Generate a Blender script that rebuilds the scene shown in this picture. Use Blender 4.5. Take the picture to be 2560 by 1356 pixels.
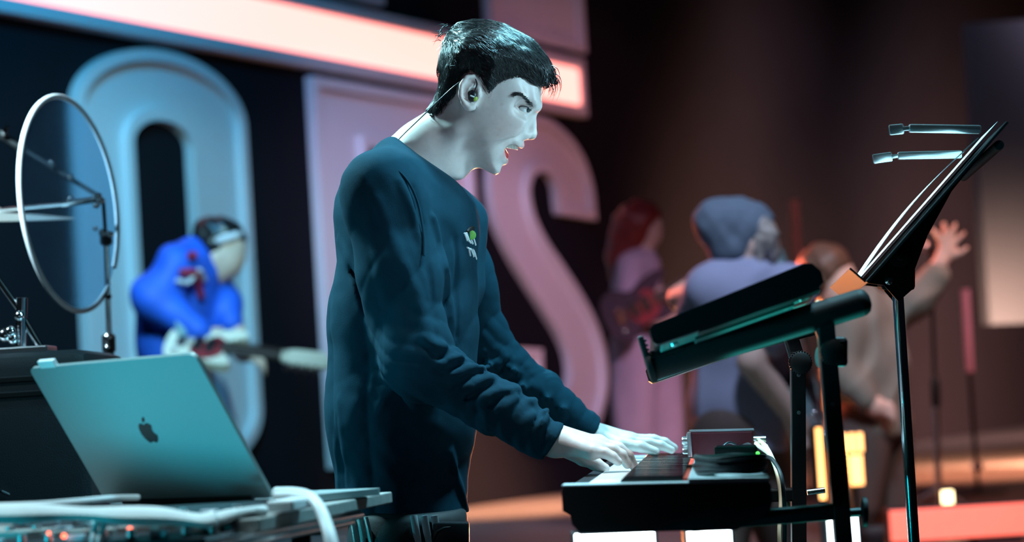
import bpy, bmesh, math, random
import numpy as np
from mathutils import Vector, Matrix
from mathutils.geometry import tessellate_polygon

for o in list(bpy.data.objects):
    bpy.data.objects.remove(o)
S = bpy.context.scene
COL = S.collection
random.seed(7)
RNG = np.random.default_rng(11)

# ------------------------------------------------------------------ camera
FPX, CX, CY = 5920.0, 1280.0, 678.0
CAM = Vector((0.0, 0.0, 1.128))
PITCH, ROLL = math.atan(322 / FPX), math.radians(3.55)
FW = Vector((0, math.cos(PITCH), math.sin(PITCH)))
_R0 = Vector((1, 0, 0)); _U0 = _R0.cross(FW)
RT = math.cos(ROLL) * _R0 - math.sin(ROLL) * _U0
UP = math.sin(ROLL) * _R0 + math.cos(ROLL) * _U0
cam_d = bpy.data.cameras.new('camera')
cam = bpy.data.objects.new('camera', cam_d); COL.objects.link(cam)
cam.matrix_world = Matrix(((RT.x, UP.x, -FW.x, CAM.x), (RT.y, UP.y, -FW.y, CAM.y), (RT.z, UP.z, -FW.z, CAM.z), (0, 0, 0, 1)))
cam_d.sensor_width = 36.0
cam_d.lens = 36.0 * FPX / 2560.0
cam_d.clip_end = 200
cam_d.dof.use_dof = True
cam_d.dof.focus_distance = 4.02
cam_d.dof.aperture_fstop = 3.2
cam_d.dof.aperture_blades = 0
S.camera = cam

def P(px, py, D):
    """point in the room seen at photo pixel (px,py) at distance D along the optical axis"""
    return CAM + D * (FW + RT * ((px - CX) / FPX) - UP * ((py - CY) / FPX))

# ------------------------------------------------------------------ world, lights, exposure
w = bpy.data.worlds.new('dark_hall'); S.world = w; w.use_nodes = True
w.node_tree.nodes['Background'].inputs[0].default_value = (0.25, 0.45, 0.75, 1)
w.node_tree.nodes['Background'].inputs[1].default_value = 0.004
S.view_settings.view_transform = 'Standard'
S.view_settings.look = 'None'
S.view_settings.gamma = 1.0
S.view_settings.use_curve_mapping = False
S.view_settings.exposure = 0.0

def lamp(name, kind, loc, target, energy, color, size=0.5, spot=40, blend=0.5, sizey=None):
    d = bpy.data.lights.new(name, kind)
    d.energy = energy; d.color = color
    if kind == 'AREA':
        d.size = size
        if sizey: d.shape = 'RECTANGLE'; d.size_y = sizey
    elif kind == 'SPOT':
        d.shadow_soft_size = size; d.spot_size = math.radians(spot); d.spot_blend = blend
    else:
        d.shadow_soft_size = size
    o = bpy.data.objects.new(name, d); COL.objects.link(o)
    o.location = loc
    o.rotation_euler = (Vector(target) - Vector(loc)).to_track_quat('-Z', 'Y').to_euler()
    return o

lamp('key_overhead', 'SPOT', (1.1, 4.15, 4.0), (0.0, 4.05, 1.30), 760, (0.28, 0.80, 1.0), 0.17, 40)
lamp('key_overhead_back', 'SPOT', (-1.4, 4.9, 3.3), (-0.05, 4.1, 1.5), 900, (0.42, 0.90, 1.0), 0.17, 34)
lamp('face_special', 'SPOT', (2.4, 3.3, 2.3), (0.02, 4.05, 1.64), 300, (0.42, 0.82, 1.0), 0.2, 12)
lamp('pink_fill', 'SPOT', (-0.9, 0.6, 1.9), (0.0, 4.05, 1.6), 22, (0.85, 0.66, 0.86), 0.3, 13)
lamp('side_wash_cyan', 'SPOT', (-2.2, 2.35, 0.80), (-0.57, 3.2, 1.10), 260, (0.0, 0.60, 0.78), 0.14, 17)
lamp('back_edge_cyan', 'SPOT', (-2.8, 4.02, 1.2), (-0.33, 4.05, 1.05), 110, (0.04, 0.70, 0.85), 0.15, 24)
lamp('table_special', 'SPOT', (-0.9, 3.0, 4.2), (-0.5, 3.05, 1.0), 640, (0.60, 0.92, 1.0), 0.12, 24)
lamp('keyboard_special', 'SPOT', (0.5, 3.5, 4.4), (0.25, 3.85, 1.0), 480, (0.88, 0.95, 1.0), 0.15, 17)
lamp('synth_fill_teal', 'SPOT', (0.62, 4.00, 0.25), (0.45, 3.62, 1.25), 60, (0.06, 0.80, 0.72), 0.1, 34)  # added fill for the synthesizer's underside; no foot light stands here
lamp('orange_backlight', 'SPOT', (0.30, 8.6, 0.62), (0.0, 4.0, 1.35), 900, (1.0, 0.30, 0.09), 0.12, 16)
lamp('drum_wash', 'SPOT', (-2.4, 3.6, 3.6), (-1.05, 5.3, 1.5), 2200, (0.55, 0.86, 1.0), 0.15, 34)
lamp('letter_wash_cyan', 'SPOT', (-0.7, 5.6, 3.8), (-1.75, 11.9, 1.3), 1350, (0.36, 0.74, 0.82), 0.3, 30)
lamp('letter_wash_lilac', 'SPOT', (0.6, 6.4, 4.6), (-0.35, 14.0, 2.0), 1900, (0.78, 0.56, 0.92), 0.3, 19)
lamp('letter_wash_pink', 'SPOT', (4.2, 9.5, 4.4), (0.9, 15.6, 2.0), 580, (1.0, 0.32, 0.50), 0.3, 36)
lamp('riser_orange', 'SPOT', (1.5, 12.4, 5.0), (-0.1, 14.3, 0.5), 7500, (1.0, 0.44, 0.24), 0.3, 32, 0.9)  # added to stand in for orange haze above the deck
lamp('riser_orange_far', 'SPOT', (3.5, 13.2, 5.0), (3.0, 15.2, 0.5), 5200, (1.0, 0.36, 0.20), 0.3, 36, 0.9)
lamp('backdrop_orange', 'SPOT', (3.9, 15.4, 0.6), (2.6, 19.0, 0.6), 5500, (1.0, 0.46, 0.28), 0.4, 100, 1.0)  # added low wash, replaces the haze glow in front of the backdrop
lamp('backdrop_red', 'SPOT', (5.0, 16.5, 5.2), (2.7, 20.2, 2.4), 1000, (1.0, 0.60, 0.70), 0.4, 64, 1.0)
lamp('backdrop_right', 'SPOT', (7.4, 19.0, 5.0), (4.8, 24.0, 1.8), 1300, (1.0, 0.74, 0.80), 0.4, 75, 1.0)
lamp('backdrop_blue', 'SPOT', (-1.0, 7.0, 5.5), (-2.8, 11.0, 3.2), 1600, (0.02, 0.42, 0.85), 0.4, 80, 1.0)
lamp('band_top_blue', 'SPOT', (1.0, 5.4, 4.8), (1.0, 8.2, 1.7), 850, (0.60, 0.72, 1.0), 0.3, 26)
lamp('bass_top', 'SPOT', (-2.2, 8.0, 5.0), (-1.35, 10.0, 1.3), 150, (0.60, 0.65, 1.0), 0.3, 24)
lamp('band_red_side', 'SPOT', (-0.4, 10.6, 2.0), (0.9, 9.4, 1.7), 650, (1.0, 0.16, 0.08), 0.2, 60)
lamp('band_lilac_front', 'SPOT', (2.2, 6.0, 4.6), (0.7, 11.4, 1.0), 900, (0.90, 0.62, 0.95), 0.3, 14)
lamp('singer_wash', 'SPOT', (2.6, 5.6, 4.4), (1.5, 9.3, 1.5), 380, (0.80, 0.85, 0.85), 0.3, 20)
lamp('singer_orange', 'SPOT', (0.6, 10.9, 0.9), (1.3, 9.2, 1.3), 380, (1.0, 0.33, 0.08), 0.15, 60)
lamp('backdrop_navy', 'SPOT', (2.6, 9.5, 5.6), (1.3, 16.5, 4.4), 160, (0.14, 0.55, 0.90), 0.4, 40, 1.0)
lamp('backdrop_ember', 'SPOT', (7.4, 20.6, 0.62), (5.2, 24.0, 0.5), 5000, (1.0, 0.42, 0.30), 0.3, 110, 1.0)
lamp('rim_orange_high', 'SPOT', (0.55, 8.2, 2.3), (0.02, 4.05, 1.68), 420, (1.0, 0.30, 0.12), 0.08, 7)
lamp('pole_pink_wash', 'SPOT', (4.2, 9.5, 3.0), (2.3, 12.4, 1.6), 260, (1.0, 0.45, 0.55), 0.2, 16)
lamp('riser_red_front', 'SPOT', (3.2, 8.0, 4.6), (2.4, 10.2, 0.5), 600, (1.0, 0.26, 0.16), 0.3, 60, 0.9)
lamp('panel_wash', 'SPOT', (2.0, 10.0, 5.2), (3.6, 17.2, 3.0), 420, (0.55, 0.62, 0.95), 0.3, 20)


# ------------------------------------------------------------------ materials
M = {}
def lin(c):
    return tuple((x / 12.92 if x <= 0.04045 else ((x + 0.055) / 1.055) ** 2.4) for x in [v / 255.0 for v in c])

def mat(name, rgb, rough=0.5, metal=0.0, var=0.12, scale=30.0, bump=0.0, bscale=None, emit=None, estr=0.0,
        spec=0.5, trans=0.0, ior=1.45, sheen=0.0, sss=0.0, stretch=None, coat=0.0, vcol=False):
    m = bpy.data.materials.new(name); m.use_nodes = True
    nt = m.node_tree; N = nt.nodes; L = nt.links
    b = N['Principled BSDF']
    b.inputs['Roughness'].default_value = rough
    b.inputs['Metallic'].default_value = metal
    b.inputs['Specular IOR Level'].default_value = spec
    b.inputs['IOR'].default_value = ior
    b.inputs['Transmission Weight'].default_value = trans
    b.inputs['Sheen Weight'].default_value = sheen
    b.inputs['Coat Weight'].default_value = coat
    if sss:
        b.inputs['Subsurface Weight'].default_value = sss
        b.inputs['Subsurface Radius'].default_value = (0.012, 0.005, 0.003)
        b.inputs['Subsurface Scale'].default_value = 1.0
    tc = N.new('ShaderNodeTexCoord')
    mp = N.new('ShaderNodeMapping')
    if stretch: mp.inputs['Scale'].default_value = stretch
    L.new(tc.outputs['Object'], mp.inputs['Vector'])
    nz = N.new('ShaderNodeTexNoise'); nz.inputs['Scale'].default_value = scale; nz.inputs['Detail'].default_value = 4
    L.new(mp.outputs['Vector'], nz.inputs['Vector'])
    mx = N.new('ShaderNodeMix'); mx.data_type = 'RGBA'
    mx.inputs['A'].default_value = tuple(max(0, c * (1 - var)) for c in rgb) + (1,)
    mx.inputs['B'].default_value = tuple(min(1, c * (1 + var)) for c in rgb) + (1,)
    L.new(nz.outputs['Fac'], mx.inputs['Factor'])
    out = mx.outputs['Result']
    if vcol:
        at = N.new('ShaderNodeVertexColor'); at.layer_name = 'tint'
        m2 = N.new('ShaderNodeMix'); m2.data_type = 'RGBA'; m2.blend_type = 'MULTIPLY'
        m2.inputs['Factor'].default_value = 1.0
        L.new(out, m2.inputs['A']); L.new(at.outputs['Color'], m2.inputs['B'])
        out = m2.outputs['Result']
    L.new(out, b.inputs['Base Color'])
    if bump:
        n2 = N.new('ShaderNodeTexNoise'); n2.inputs['Scale'].default_value = bscale or scale * 6
        n2.inputs['Detail'].default_value = 3
        L.new(mp.outputs['Vector'], n2.inputs['Vector'])
        bp = N.new('ShaderNodeBump'); bp.inputs['Strength'].default_value = bump; bp.inputs['Distance'].default_value = 0.002
        L.new(n2.outputs['Fac'], bp.inputs['Height']); L.new(bp.outputs['Normal'], b.inputs['Normal'])
    if emit:
        b.inputs['Emission Color'].default_value = tuple(emit) + (1,)
        b.inputs['Emission Strength'].default_value = estr
    return m

# ------------------------------------------------------------------ scene helpers
def empty(name, loc):
    o = bpy.data.objects.new(name, None); COL.objects.link(o)
    o.location = loc; o.empty_display_size = 0.05
    return o

def tag(o, label=None, cat=None, group=None, kind=None):
    if label: o['label'] = label
    if cat: o['category'] = cat
    if group: o['group'] = group
    if kind: o['kind'] = kind
    return o

WPOS = {}   # world location of every parent we make
def origin(parent):
    v = Vector((0, 0, 0))
    while parent is not None:
        v += parent.location; parent = parent.parent
    return v

def link_mesh(name, me, material, parent=None, loc=None, smooth=False):
    o = bpy.data.objects.new(name, me); COL.objects.link(o)
    if material: me.materials.append(material)
    if parent: o.parent = parent
    if loc is not None: o.location = loc
    if smooth: me.shade_smooth()
    return o

def raw(name, verts, faces, material, parent=None, smooth=False, base=None, tint=None):
    """world-space verts -> mesh object with its origin at `base` (or its centre)"""
    V = np.asarray(verts, dtype=np.float64).reshape(-1, 3)
    po = np.array(origin(parent)) if parent else np.zeros(3)
    b = np.array(base) if base is not None else (V.min(0) + V.max(0)) / 2
    me = bpy.data.meshes.new(name)
    me.from_pydata((V - b).tolist(), [], [list(map(int, f)) for f in faces])
    if tint is not None:
        ca = me.color_attributes.new('tint', 'FLOAT_COLOR', 'POINT')
        ca.data.foreach_set('color', np.concatenate([tint, np.ones((len(tint), 1))], 1).astype(np.float32).ravel())
    me.update()
    return link_mesh(name, me, material, parent, Vector(b - po), smooth)

class MB:
    """mesh builder in world coordinates"""
    def __init__(self): self.v = []; self.f = []
    def add(self, vs, fs):
        n = len(self.v)
        self.v += [tuple(x) for x in vs]; self.f += [[i + n for i in f] for f in fs]
        return self
    def box(self, c, ax, ay, az, bevel=0.0):
        """centre, three half-extent vectors; bevelled box"""
        c, ax, ay, az = map(Vector, (c, ax, ay, az))
        bm = bmesh.new(); bmesh.ops.create_cube(bm, size=2.0)
        if bevel:
            for v in bm.verts: v.co = Vector((v.co.x * ax.length, v.co.y * ay.length, v.co.z * az.length))
            bmesh.ops.bevel(bm, geom=bm.edges[:], offset=bevel, segments=2, profile=0.5, affect='EDGES')
            ex, ey, ez = ax.normalized(), ay.normalized(), az.normalized()
        else:
            ex, ey, ez = ax, ay, az
        bm.verts.index_update()
        self.add([c + ex * v.co.x + ey * v.co.y + ez * v.co.z for v in bm.verts], [[v.index for v in f.verts] for f in bm.faces])
        bm.free(); return self
    def tube(self, pts, rad, n=12, caps=True, flat=None):
        """tube along a polyline; rad scalar or list; flat=(normal, factor) squashes the section"""
        pts = [Vector(p) for p in pts]
        m = len(pts)
        rads = rad if isinstance(rad, (list, tuple, np.ndarray)) else [rad] * m
        tang = []
        for i in range(m):
            a = pts[max(i - 1, 0)]; b = pts[min(i + 1, m - 1)]
            t = (b - a); tang.append(t.normalized() if t.length > 1e-9 else Vector((0, 0, 1)))
        ref = Vector((0, 0, 1)) if abs(tang[0].z) < 0.9 else Vector((1, 0, 0))
        nrm = (ref - tang[0] * ref.dot(tang[0])).normalized()
        vs = []
        for i in range(m):
            nrm = (nrm - tang[i] * nrm.dot(tang[i]))
            nrm = nrm.normalized() if nrm.length > 1e-6 else tang[i].orthogonal().normalized()
            bn = tang[i].cross(nrm)
            for k in range(n):
                a = 2 * math.pi * k / n
                off = (nrm * math.cos(a) + bn * math.sin(a)) * rads[i]
                if flat:
                    fn = Vector(flat[0]).normalized(); off = off + fn * off.dot(fn) * (flat[1] - 1)
                vs.append(pts[i] + off)
        fs = []
        for i in range(m - 1):
            for k in range(n):
                fs.append([i * n + k, i * n + (k + 1) % n, (i + 1) * n + (k + 1) % n, (i + 1) * n + k])
        if caps:
            fs.append(list(range(n))[::-1]); fs.append([(m - 1) * n + k for k in range(n)])
        return self.add(vs, fs)
    def lathe(self, base, axis, prof, n=24):
        """prof: list of (radius, height along axis)"""
        base = Vector(base); ax = Vector(axis).normalized(); e = ax.orthogonal().normalized(); g = ax.cross(e)
        vs = []
        for r, h in prof:
            for k in range(n):
                a = 2 * math.pi * k / n
                vs.append(base + ax * h + (e * math.cos(a) + g * math.sin(a)) * r)
        fs = []
        for i in range(len(prof) - 1):
            for k in range(n):
                fs.append([i * n + k, i * n + (k + 1) % n, (i + 1) * n + (k + 1) % n, (i + 1) * n + k])
        fs.append(list(range(n))[::-1]); fs.append([(len(prof) - 1) * n + k for k in range(n)])
        return self.add(vs, fs)
    def ball(self, c, r, n=12):
        bm = bmesh.new(); bmesh.ops.create_uvsphere(bm, u_segments=n, v_segments=max(6, n * 2 // 3), radius=1.0)
        c = Vector(c); r = Vector(r) if not isinstance(r, (int, float)) else Vector((r, r, r))
        bm.verts.index_update()
        self.add([(c.x + v.co.x * r.x, c.y + v.co.y * r.y, c.z + v.co.z * r.z) for v in bm.verts], [[v.index for v in f.verts] for f in bm.faces])
        bm.free(); return self
    def prism(self, poly, o, ex, ey, ez, d):
        """closed 2-D polygon (a,b) in plane (o,ex,ey), extruded d along ez"""
        o, ex, ey, ez = map(Vector, (o, ex, ey, ez)); n = len(poly)
        vs = [o + ex * a + ey * b for a, b in poly] + [o + ex * a + ey * b + ez * d for a, b in poly]
        fs = [[i, (i + 1) % n, n + (i + 1) % n, n + i] for i in range(n)]
        fs += [list(range(n))[::-1], [n + i for i in range(n)]]
        return self.add(vs, fs)
    def build(self, name, material, parent=None, smooth=False, base=None, fix=True):
        o = raw(name, self.v, self.f, material, parent, smooth, base)
        if fix:
            bm = bmesh.new(); bm.from_mesh(o.data); bmesh.ops.recalc_face_normals(bm, faces=bm.faces); bm.to_mesh(o.data); bm.free()
        if smooth:
            o.data.shade_smooth()
            try: o.data.set_sharp_from_angle(angle=math.radians(40))
            except Exception: pass
        return o

def crom(pts, n=8, closed=False):
    """Catmull-Rom through points"""
    pts = [np.array(p, float) for p in pts]; m = len(pts); out = []
    rng = range(m) if closed else range(m - 1)
    for i in rng:
        p0 = pts[(i - 1) % m] if closed or i > 0 else pts[0] * 2 - pts[1]
        p1 = pts[i]; p2 = pts[(i + 1) % m]
        p3 = pts[(i + 2) % m] if closed or i + 2 < m else p2 * 2 - p1
        for k in range(n):
            t = k / n
            out.append(0.5 * ((2 * p1) + (p2 - p0) * t + (2 * p0 - 5 * p1 + 4 * p2 - p3) * t * t + (3 * p1 - p0 - 3 * p2 + p3) * t ** 3))
    if not closed: out.append(pts[-1])
    return out

# ------------------------------------------------------------------ implicit surfaces (for bodies and cloth)
def surface_nets(f, lo, hi, h):
    lo = np.array(lo, float); hi = np.array(hi, float)
    K = 4
    nc = np.ceil((hi - lo) / (h * K)).astype(int) + 1
    cg = [lo[i] + h * K * (np.arange(nc[i]) + 0.5) - h * 0.5 for i in range(3)]
    G = np.stack(np.meshgrid(*cg, indexing='ij'), -1).reshape(-1, 3).astype(np.float32)
    cv = f(G).reshape(nc).astype(np.float32)
    vals = np.repeat(np.repeat(np.repeat(cv, K, 0), K, 1), K, 2)
    msk = np.abs(cv) < h * K * 2.2
    act = np.repeat(np.repeat(np.repeat(msk, K, 0), K, 1), K, 2)
    I = np.argwhere(act)
    for s in range(0, len(I), 400000):
        ii = I[s:s + 400000]
        vals[ii[:, 0], ii[:, 1], ii[:, 2]] = f((lo + ii * h).astype(np.float32))
    neg = vals < 0
    n = np.array(vals.shape)
    c = [neg[(i >> 0 & 1):n[0] - 1 + (i >> 0 & 1), (i >> 1 & 1):n[1] - 1 + (i >> 1 & 1), (i >> 2 & 1):n[2] - 1 + (i >> 2 & 1)] for i in range(8)]
    cnt = sum(x.astype(np.int8) for x in c)
    cells = np.argwhere((cnt > 0) & (cnt < 8))
    idx = -np.ones(n - 1, dtype=np.int64); idx[cells[:, 0], cells[:, 1], cells[:, 2]] = np.arange(len(cells))
    corner = np.array([[i & 1, i >> 1 & 1, i >> 2 & 1] for i in range(8)])
    cvv = np.stack([vals[cells[:, 0] + o[0], cells[:, 1] + o[1], cells[:, 2] + o[2]] for o in corner], 1)
    acc = np.zeros((len(cells), 3)); num = np.zeros(len(cells))
    for a in range(8):
        for ax in range(3):
            b = a | (1 << ax)
            if b == a: continue
            va, vb = cvv[:, a], cvv[:, b]
            m = (va < 0) != (vb < 0)
            t = np.where(m, va / np.where(m, va - vb, 1), 0)
            p = corner[a] + t[:, None] * (corner[b] - corner[a])
            acc += p * m[:, None]; num += m
    V = lo + h * (cells + acc / num[:, None])
    Q = []
    for ax in range(3):
        o1, o2 = (ax + 1) % 3, (ax + 2) % 3
        sl = [slice(0, n[0]), slice(0, n[1]), slice(0, n[2])]
        s0 = list(sl); s1 = list(sl); s0[ax] = slice(0, n[ax] - 1); s1[ax] = slice(1, n[ax])
        A = neg[tuple(s0)]; B = neg[tuple(s1)]
        E = np.argwhere(A != B)
        E = E[(E[:, o1] > 0) & (E[:, o2] > 0) & (E[:, o1] < n[o1] - 1) & (E[:, o2] < n[o2] - 1)]
        if not len(E): continue
        d1 = np.zeros(3, int); d1[o1] = 1; d2 = np.zeros(3, int); d2[o2] = 1
        g = lambda e: idx[e[:, 0], e[:, 1], e[:, 2]]
        q = np.stack([g(E - d1 - d2), g(E - d2), g(E), g(E - d1)], 1)
        fl = ~A[E[:, 0], E[:, 1], E[:, 2]]
        q[fl] = q[fl][:, ::-1]
        Q.append(q)
    Q = np.concatenate(Q); Q = Q[(Q >= 0).all(1)]
    return V, Q

def ell(p, c, r, R=None):
    q = p - np.array(c, np.float32)
    if R is not None: q = q @ np.array(R, np.float32)
    r = np.array(r, np.float32)
    k0 = np.linalg.norm(q / r, axis=1); k1 = np.linalg.norm(q / (r * r), axis=1) + 1e-9
    return k0 * (k0 - 1) / k1

def cone(p, a, b, ra, rb, flat=None):
    a = np.array(a, np.float32); b = np.array(b, np.float32)
    ba = b - a; pa = p - a
    t = np.clip(pa @ ba / max(float(ba @ ba), 1e-12), 0, 1)
    d = pa - t[:, None] * ba
    if flat is not None:
        nrm = np.array(flat[0], np.float32); nrm /= np.linalg.norm(nrm)
        d = d + np.outer(d @ nrm, nrm) * (1 / flat[1] - 1)
    return np.linalg.norm(d, axis=1) - (ra + (rb - ra) * t)

def chain(p, pts, rads, k=0.0, flat=None):
    d = None
    for i in range(len(pts) - 1):
        e = cone(p, pts[i], pts[i + 1], rads[i], rads[i + 1], flat)
        d = e if d is None else (smin(d, e, k) if k else np.minimum(d, e))
    return d

def smin(a, b, k):
    h = np.maximum(k - np.abs(a - b), 0) / k
    return np.minimum(a, b) - h * h * k * 0.25

def smax(a, b, k): return -smin(-a, -b, k)

def poly2(p2, poly):
    """signed distance to a closed polygon, negative inside"""
    P_ = np.array(poly, np.float32); n = len(P_)
    d = np.full(len(p2), 1e9, np.float32); s = np.zeros(len(p2), bool)
    for i in range(n):
        a = P_[i]; b = P_[(i + 1) % n]; e = b - a; q = p2 - a
        t = np.clip(q @ e / max(float(e @ e), 1e-12), 0, 1)
        r = q - t[:, None] * e
        d = np.minimum(d, (r * r).sum(1))
        c = (a[1] > p2[:, 1]) != (b[1] > p2[:, 1])
        with np.errstate(divide='ignore', invalid='ignore'):
            x = a[0] + (p2[:, 1] - a[1]) * (b[0] - a[0]) / (b[1] - a[1])
        s ^= c & (p2[:, 0] < x)
    d = np.sqrt(d)
    return np.where(s, -d, d)

_ND = RNG.normal(size=(24, 3)); _ND /= np.linalg.norm(_ND, axis=1)[:, None]
_NP = RNG.uniform(0, 6.28, 24)
def wob(p, scale, seed=0, oct=6):
    """cheap smooth noise in about -1..1"""
    r = np.zeros(len(p), np.float32)
    for i in range(oct):
        j = (i + seed * 5) % 24
        r += np.sin(p @ (_ND[j] * scale * (0.7 + 0.35 * i)).astype(np.float32) + _NP[j] + 1.7 * np.sin(p @ (_ND[(j + 7) % 24] * scale * 0.6).astype(np.float32)))
    return r / oct * 1.6

class Frame:
    """body-sized working frame facing the lens: u right, v up, w toward the viewer, metres, at distance D0"""
    def __init__(self, D0): self.D0 = D0
    def pt(self, px, py, w=0.0):
        D = self.D0 - w
        return np.array([(px - CX) / FPX * D, -(py - CY) / FPX * D, w], np.float64)
    def xy(self, px, py):
        return ((px - CX) / FPX * self.D0, -(py - CY) / FPX * self.D0)
    def m(self, n): return n / FPX * self.D0
    def world(self, a):
        a = np.atleast_2d(np.asarray(a, float))
        return np.array(CAM) + a[:, :1] * np.array(RT) + a[:, 1:2] * np.array(UP) + (self.D0 - a[:, 2:3]) * np.array(FW)
    def mesh(self, name, f, lo, hi, h, material, parent, smooth=True, base=None, tintf=None):
        V, Q = surface_nets(f, lo, hi, h)
        return raw(name, self.world(V), Q, material, parent, smooth, base, tintf(V) if tintf else None)

# ------------------------------------------------------------------ the hall: floor, riser, backdrop

M['floor'] = mat('stage_floor', (0.035, 0.033, 0.035), 0.38, var=0.3, scale=6, bump=0.1)
M['wall'] = mat('black_backdrop_cloth', (0.012, 0.012, 0.015), 0.95, var=0.12, scale=1.5, bump=0.3, bscale=40, spec=0.0)
M['letter'] = mat('letter_white_acrylic', (0.62, 0.62, 0.64), 0.45, var=0.05, scale=3)
M['letter_side'] = mat('letter_side_aluminium', (0.5, 0.5, 0.52), 0.4, var=0.08, scale=4)
M['ledbar'] = mat('coral_led_diffuser', (0.9, 0.5, 0.45), 0.5, emit=(1.0, 0.30, 0.25), estr=2.6)
M['panel'] = mat('grey_flat_panel', (0.045, 0.060, 0.080), 0.9, var=0.06, scale=2, spec=0.05)

RISER = 0.48
AW = math.radians(27.2)
WD = Vector((math.sin(AW), math.cos(AW), 0))           # along the sign wall, away from the lens
WN = Vector((math.cos(AW), -math.sin(AW), 0)) * -1     # placeholder, fixed below
WN = Vector((-math.cos(AW), math.sin(AW), 0))
if WN.dot(-FW) < 0: WN = -WN                           # toward the audience
WZ = Vector((0, 0, 1))
W0 = P(420, 600, 12.0); W0 = Vector((W0.x, W0.y, 0))

def wall_sz(px, py, off=0.0):
    """where the line of sight through a pixel meets the sign plane: (along, height)"""
    d = P(px, py, 1.0) - CAM
    o = W0 + WN * off
    t = (o - CAM).dot(WN) / d.dot(WN)
    q = CAM + d * t - o
    return (q.dot(WD), q.z)

def quad_obj(name, pts, material, thick, label=None, kind='structure'):
    a, b, c, d = [Vector(p) for p in pts]
    n = (b - a).cross(d - a).normalized()
    mb = MB(); mb.add([a, b, c, d, a - n * thick, b - n * thick, c - n * thick, d - n * thick],
        [[0, 1, 2, 3], [7, 6, 5, 4], [0, 4, 5, 1], [1, 5, 6, 2], [2, 6, 7, 3], [3, 7, 4, 0]])
    return tag(mb.build(name, material), label, None, None, kind)

quad_obj('floor', [(-14, -3, 0), (16, -3, 0), (16, 34, 0), (-14, 34, 0)], M['floor'], 0.1)
# raised part of the stage the rest of the band stands on
rs = MB(); rs.box((2.5, 19.1, RISER / 2 + 0.001), (13, 0, 0), (0, 12.4, 0), (0, 0, RISER / 2 - 0.001), 0.01)
M['riser'] = mat('riser_grey_deck', (0.15, 0.13, 0.12), 0.5, var=0.2, scale=3, bump=0.1)
tag(rs.build('floor_riser', M['riser']), 'dark raised stage platform the band stands on', None, None, 'structure')
wb = W0 - WN * 0.16
quad_obj('wall_back', [wb - WD * 8, wb + WD * 26, wb + WD * 26 + WZ * 7, wb - WD * 8 + WZ * 7], M['wall'], -0.1)
ca = wb + WD * 26
# ------------------------------------------------------------------ sign letters
def resample(poly, step):
    out = []
    n = len(poly)
    for i in range(n):
        a = np.array(poly[i], float); b = np.array(poly[(i + 1) % n], float)
        k = max(1, int(np.linalg.norm(b - a) / step))
        for j in range(k): out.append(a + (b - a) * j / k)
    return out

def inset(poly, d):
    P_ = np.array(poly, float); n = len(P_)
    area = 0.5 * np.sum(P_[:, 0] * np.roll(P_[:, 1], -1) - np.roll(P_[:, 0], -1) * P_[:, 1])
    sgn = 1 if area > 0 else -1
    out = []
    for i in range(n):
        e1 = P_[i] - P_[i - 1]; e2 = P_[(i + 1) % n] - P_[i]
        n1 = np.array([-e1[1], e1[0]]) / (np.linalg.norm(e1) + 1e-9) * sgn
        n2 = np.array([-e2[1], e2[0]]) / (np.linalg.norm(e2) + 1e-9) * sgn
        m = n1 + n2; m /= max(np.linalg.norm(m), 1e-6)
        out.append(P_[i] + m * d / max(0.45, float(m @ n1)))
    return out

def letter(name, outer, holes, label, depth=0.10, rim=0.06, recess=0.04, off=0.0, group='big letters of the stage sign', facemat=None):
    """channel letter: outer shell, raised rim and a face set back behind it"""
    o = W0 + WN * off
    A = np.array(outer); s0 = o + WD * float(A[:, 0].mean()) + WZ * float(A[:, 1].min())
    root = empty(name, s0)
    tag(root, label, 'sign letter', group)
    pt = lambda q, n: o + WD * float(q[0]) + WZ * float(q[1]) - WN * n
    loops = [(outer, rim)] + [(h, -rim) for h in holes]
    shell = MB(); rimm = MB(); faces = []
    for lp, r in loops:
        n = len(lp); ins = inset(lp, r); faces.append(ins)
        rg = [[i, (i + 1) % n, n + (i + 1) % n, n + i] for i in range(n)]
        shell.add([pt(q, 0.012) for q in lp] + [pt(q, depth) for q in lp], rg)
        rimm.add([pt(q, 0) for q in lp] + [pt(q, 0) for q in ins], rg)
        rimm.add([pt(q, 0) for q in ins] + [pt(q, recess) for q in ins], rg)
        rimm.add([pt(q, 0) for q in lp] + [pt(q, 0.012) for q in lp], rg)
    shell.build('side_shell', M['letter_side'], root, fix=False)
    rimm.build('rim', M['letter'], root, fix=False)
    fl = [q for f_ in faces for q in f_]
    tri = tessellate_polygon([[Vector((float(q[0]), float(q[1]), 0)) for q in f_] for f_ in faces])
    fm = MB(); fm.add([pt(q, recess) for q in fl], [list(t) for t in tri]); fm.build('face', facemat or M['letter'], root)
    return root

def stadium(s0, s1, z0, z1, n=28, sq=1.0):
    r = (s1 - s0) / 2; c = (s0 + s1) / 2; out = []
    for i in range(n + 1):
        a = math.pi * i / n; out.append((c + r * math.cos(a), z1 - r * sq + r * sq * math.sin(a)))
    for i in range(n + 1):
        a = math.pi + math.pi * i / n; out.append((c + r * math.cos(a), z0 + r * sq + r * sq * math.sin(a)))
    return out

oL = wall_sz(212, 600)[0]; oR = wall_sz(634, 600)[0]; oT = wall_sz(400, 124)[1]
iL = wall_sz(350, 600)[0]; iR = wall_sz(497, 600)[0]; iT = wall_sz(425, 303)[1]
oB = wall_sz(440, 1205)[1]; iB = wall_sz(440, 1010)[1]
letter('sign_letter_o', stadium(oL, oR, oB, oT, sq=0.47), [stadium(iL, iR, iB, iT, sq=0.52)],
       'tall white channel letter O behind the bass player in blue')
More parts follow.
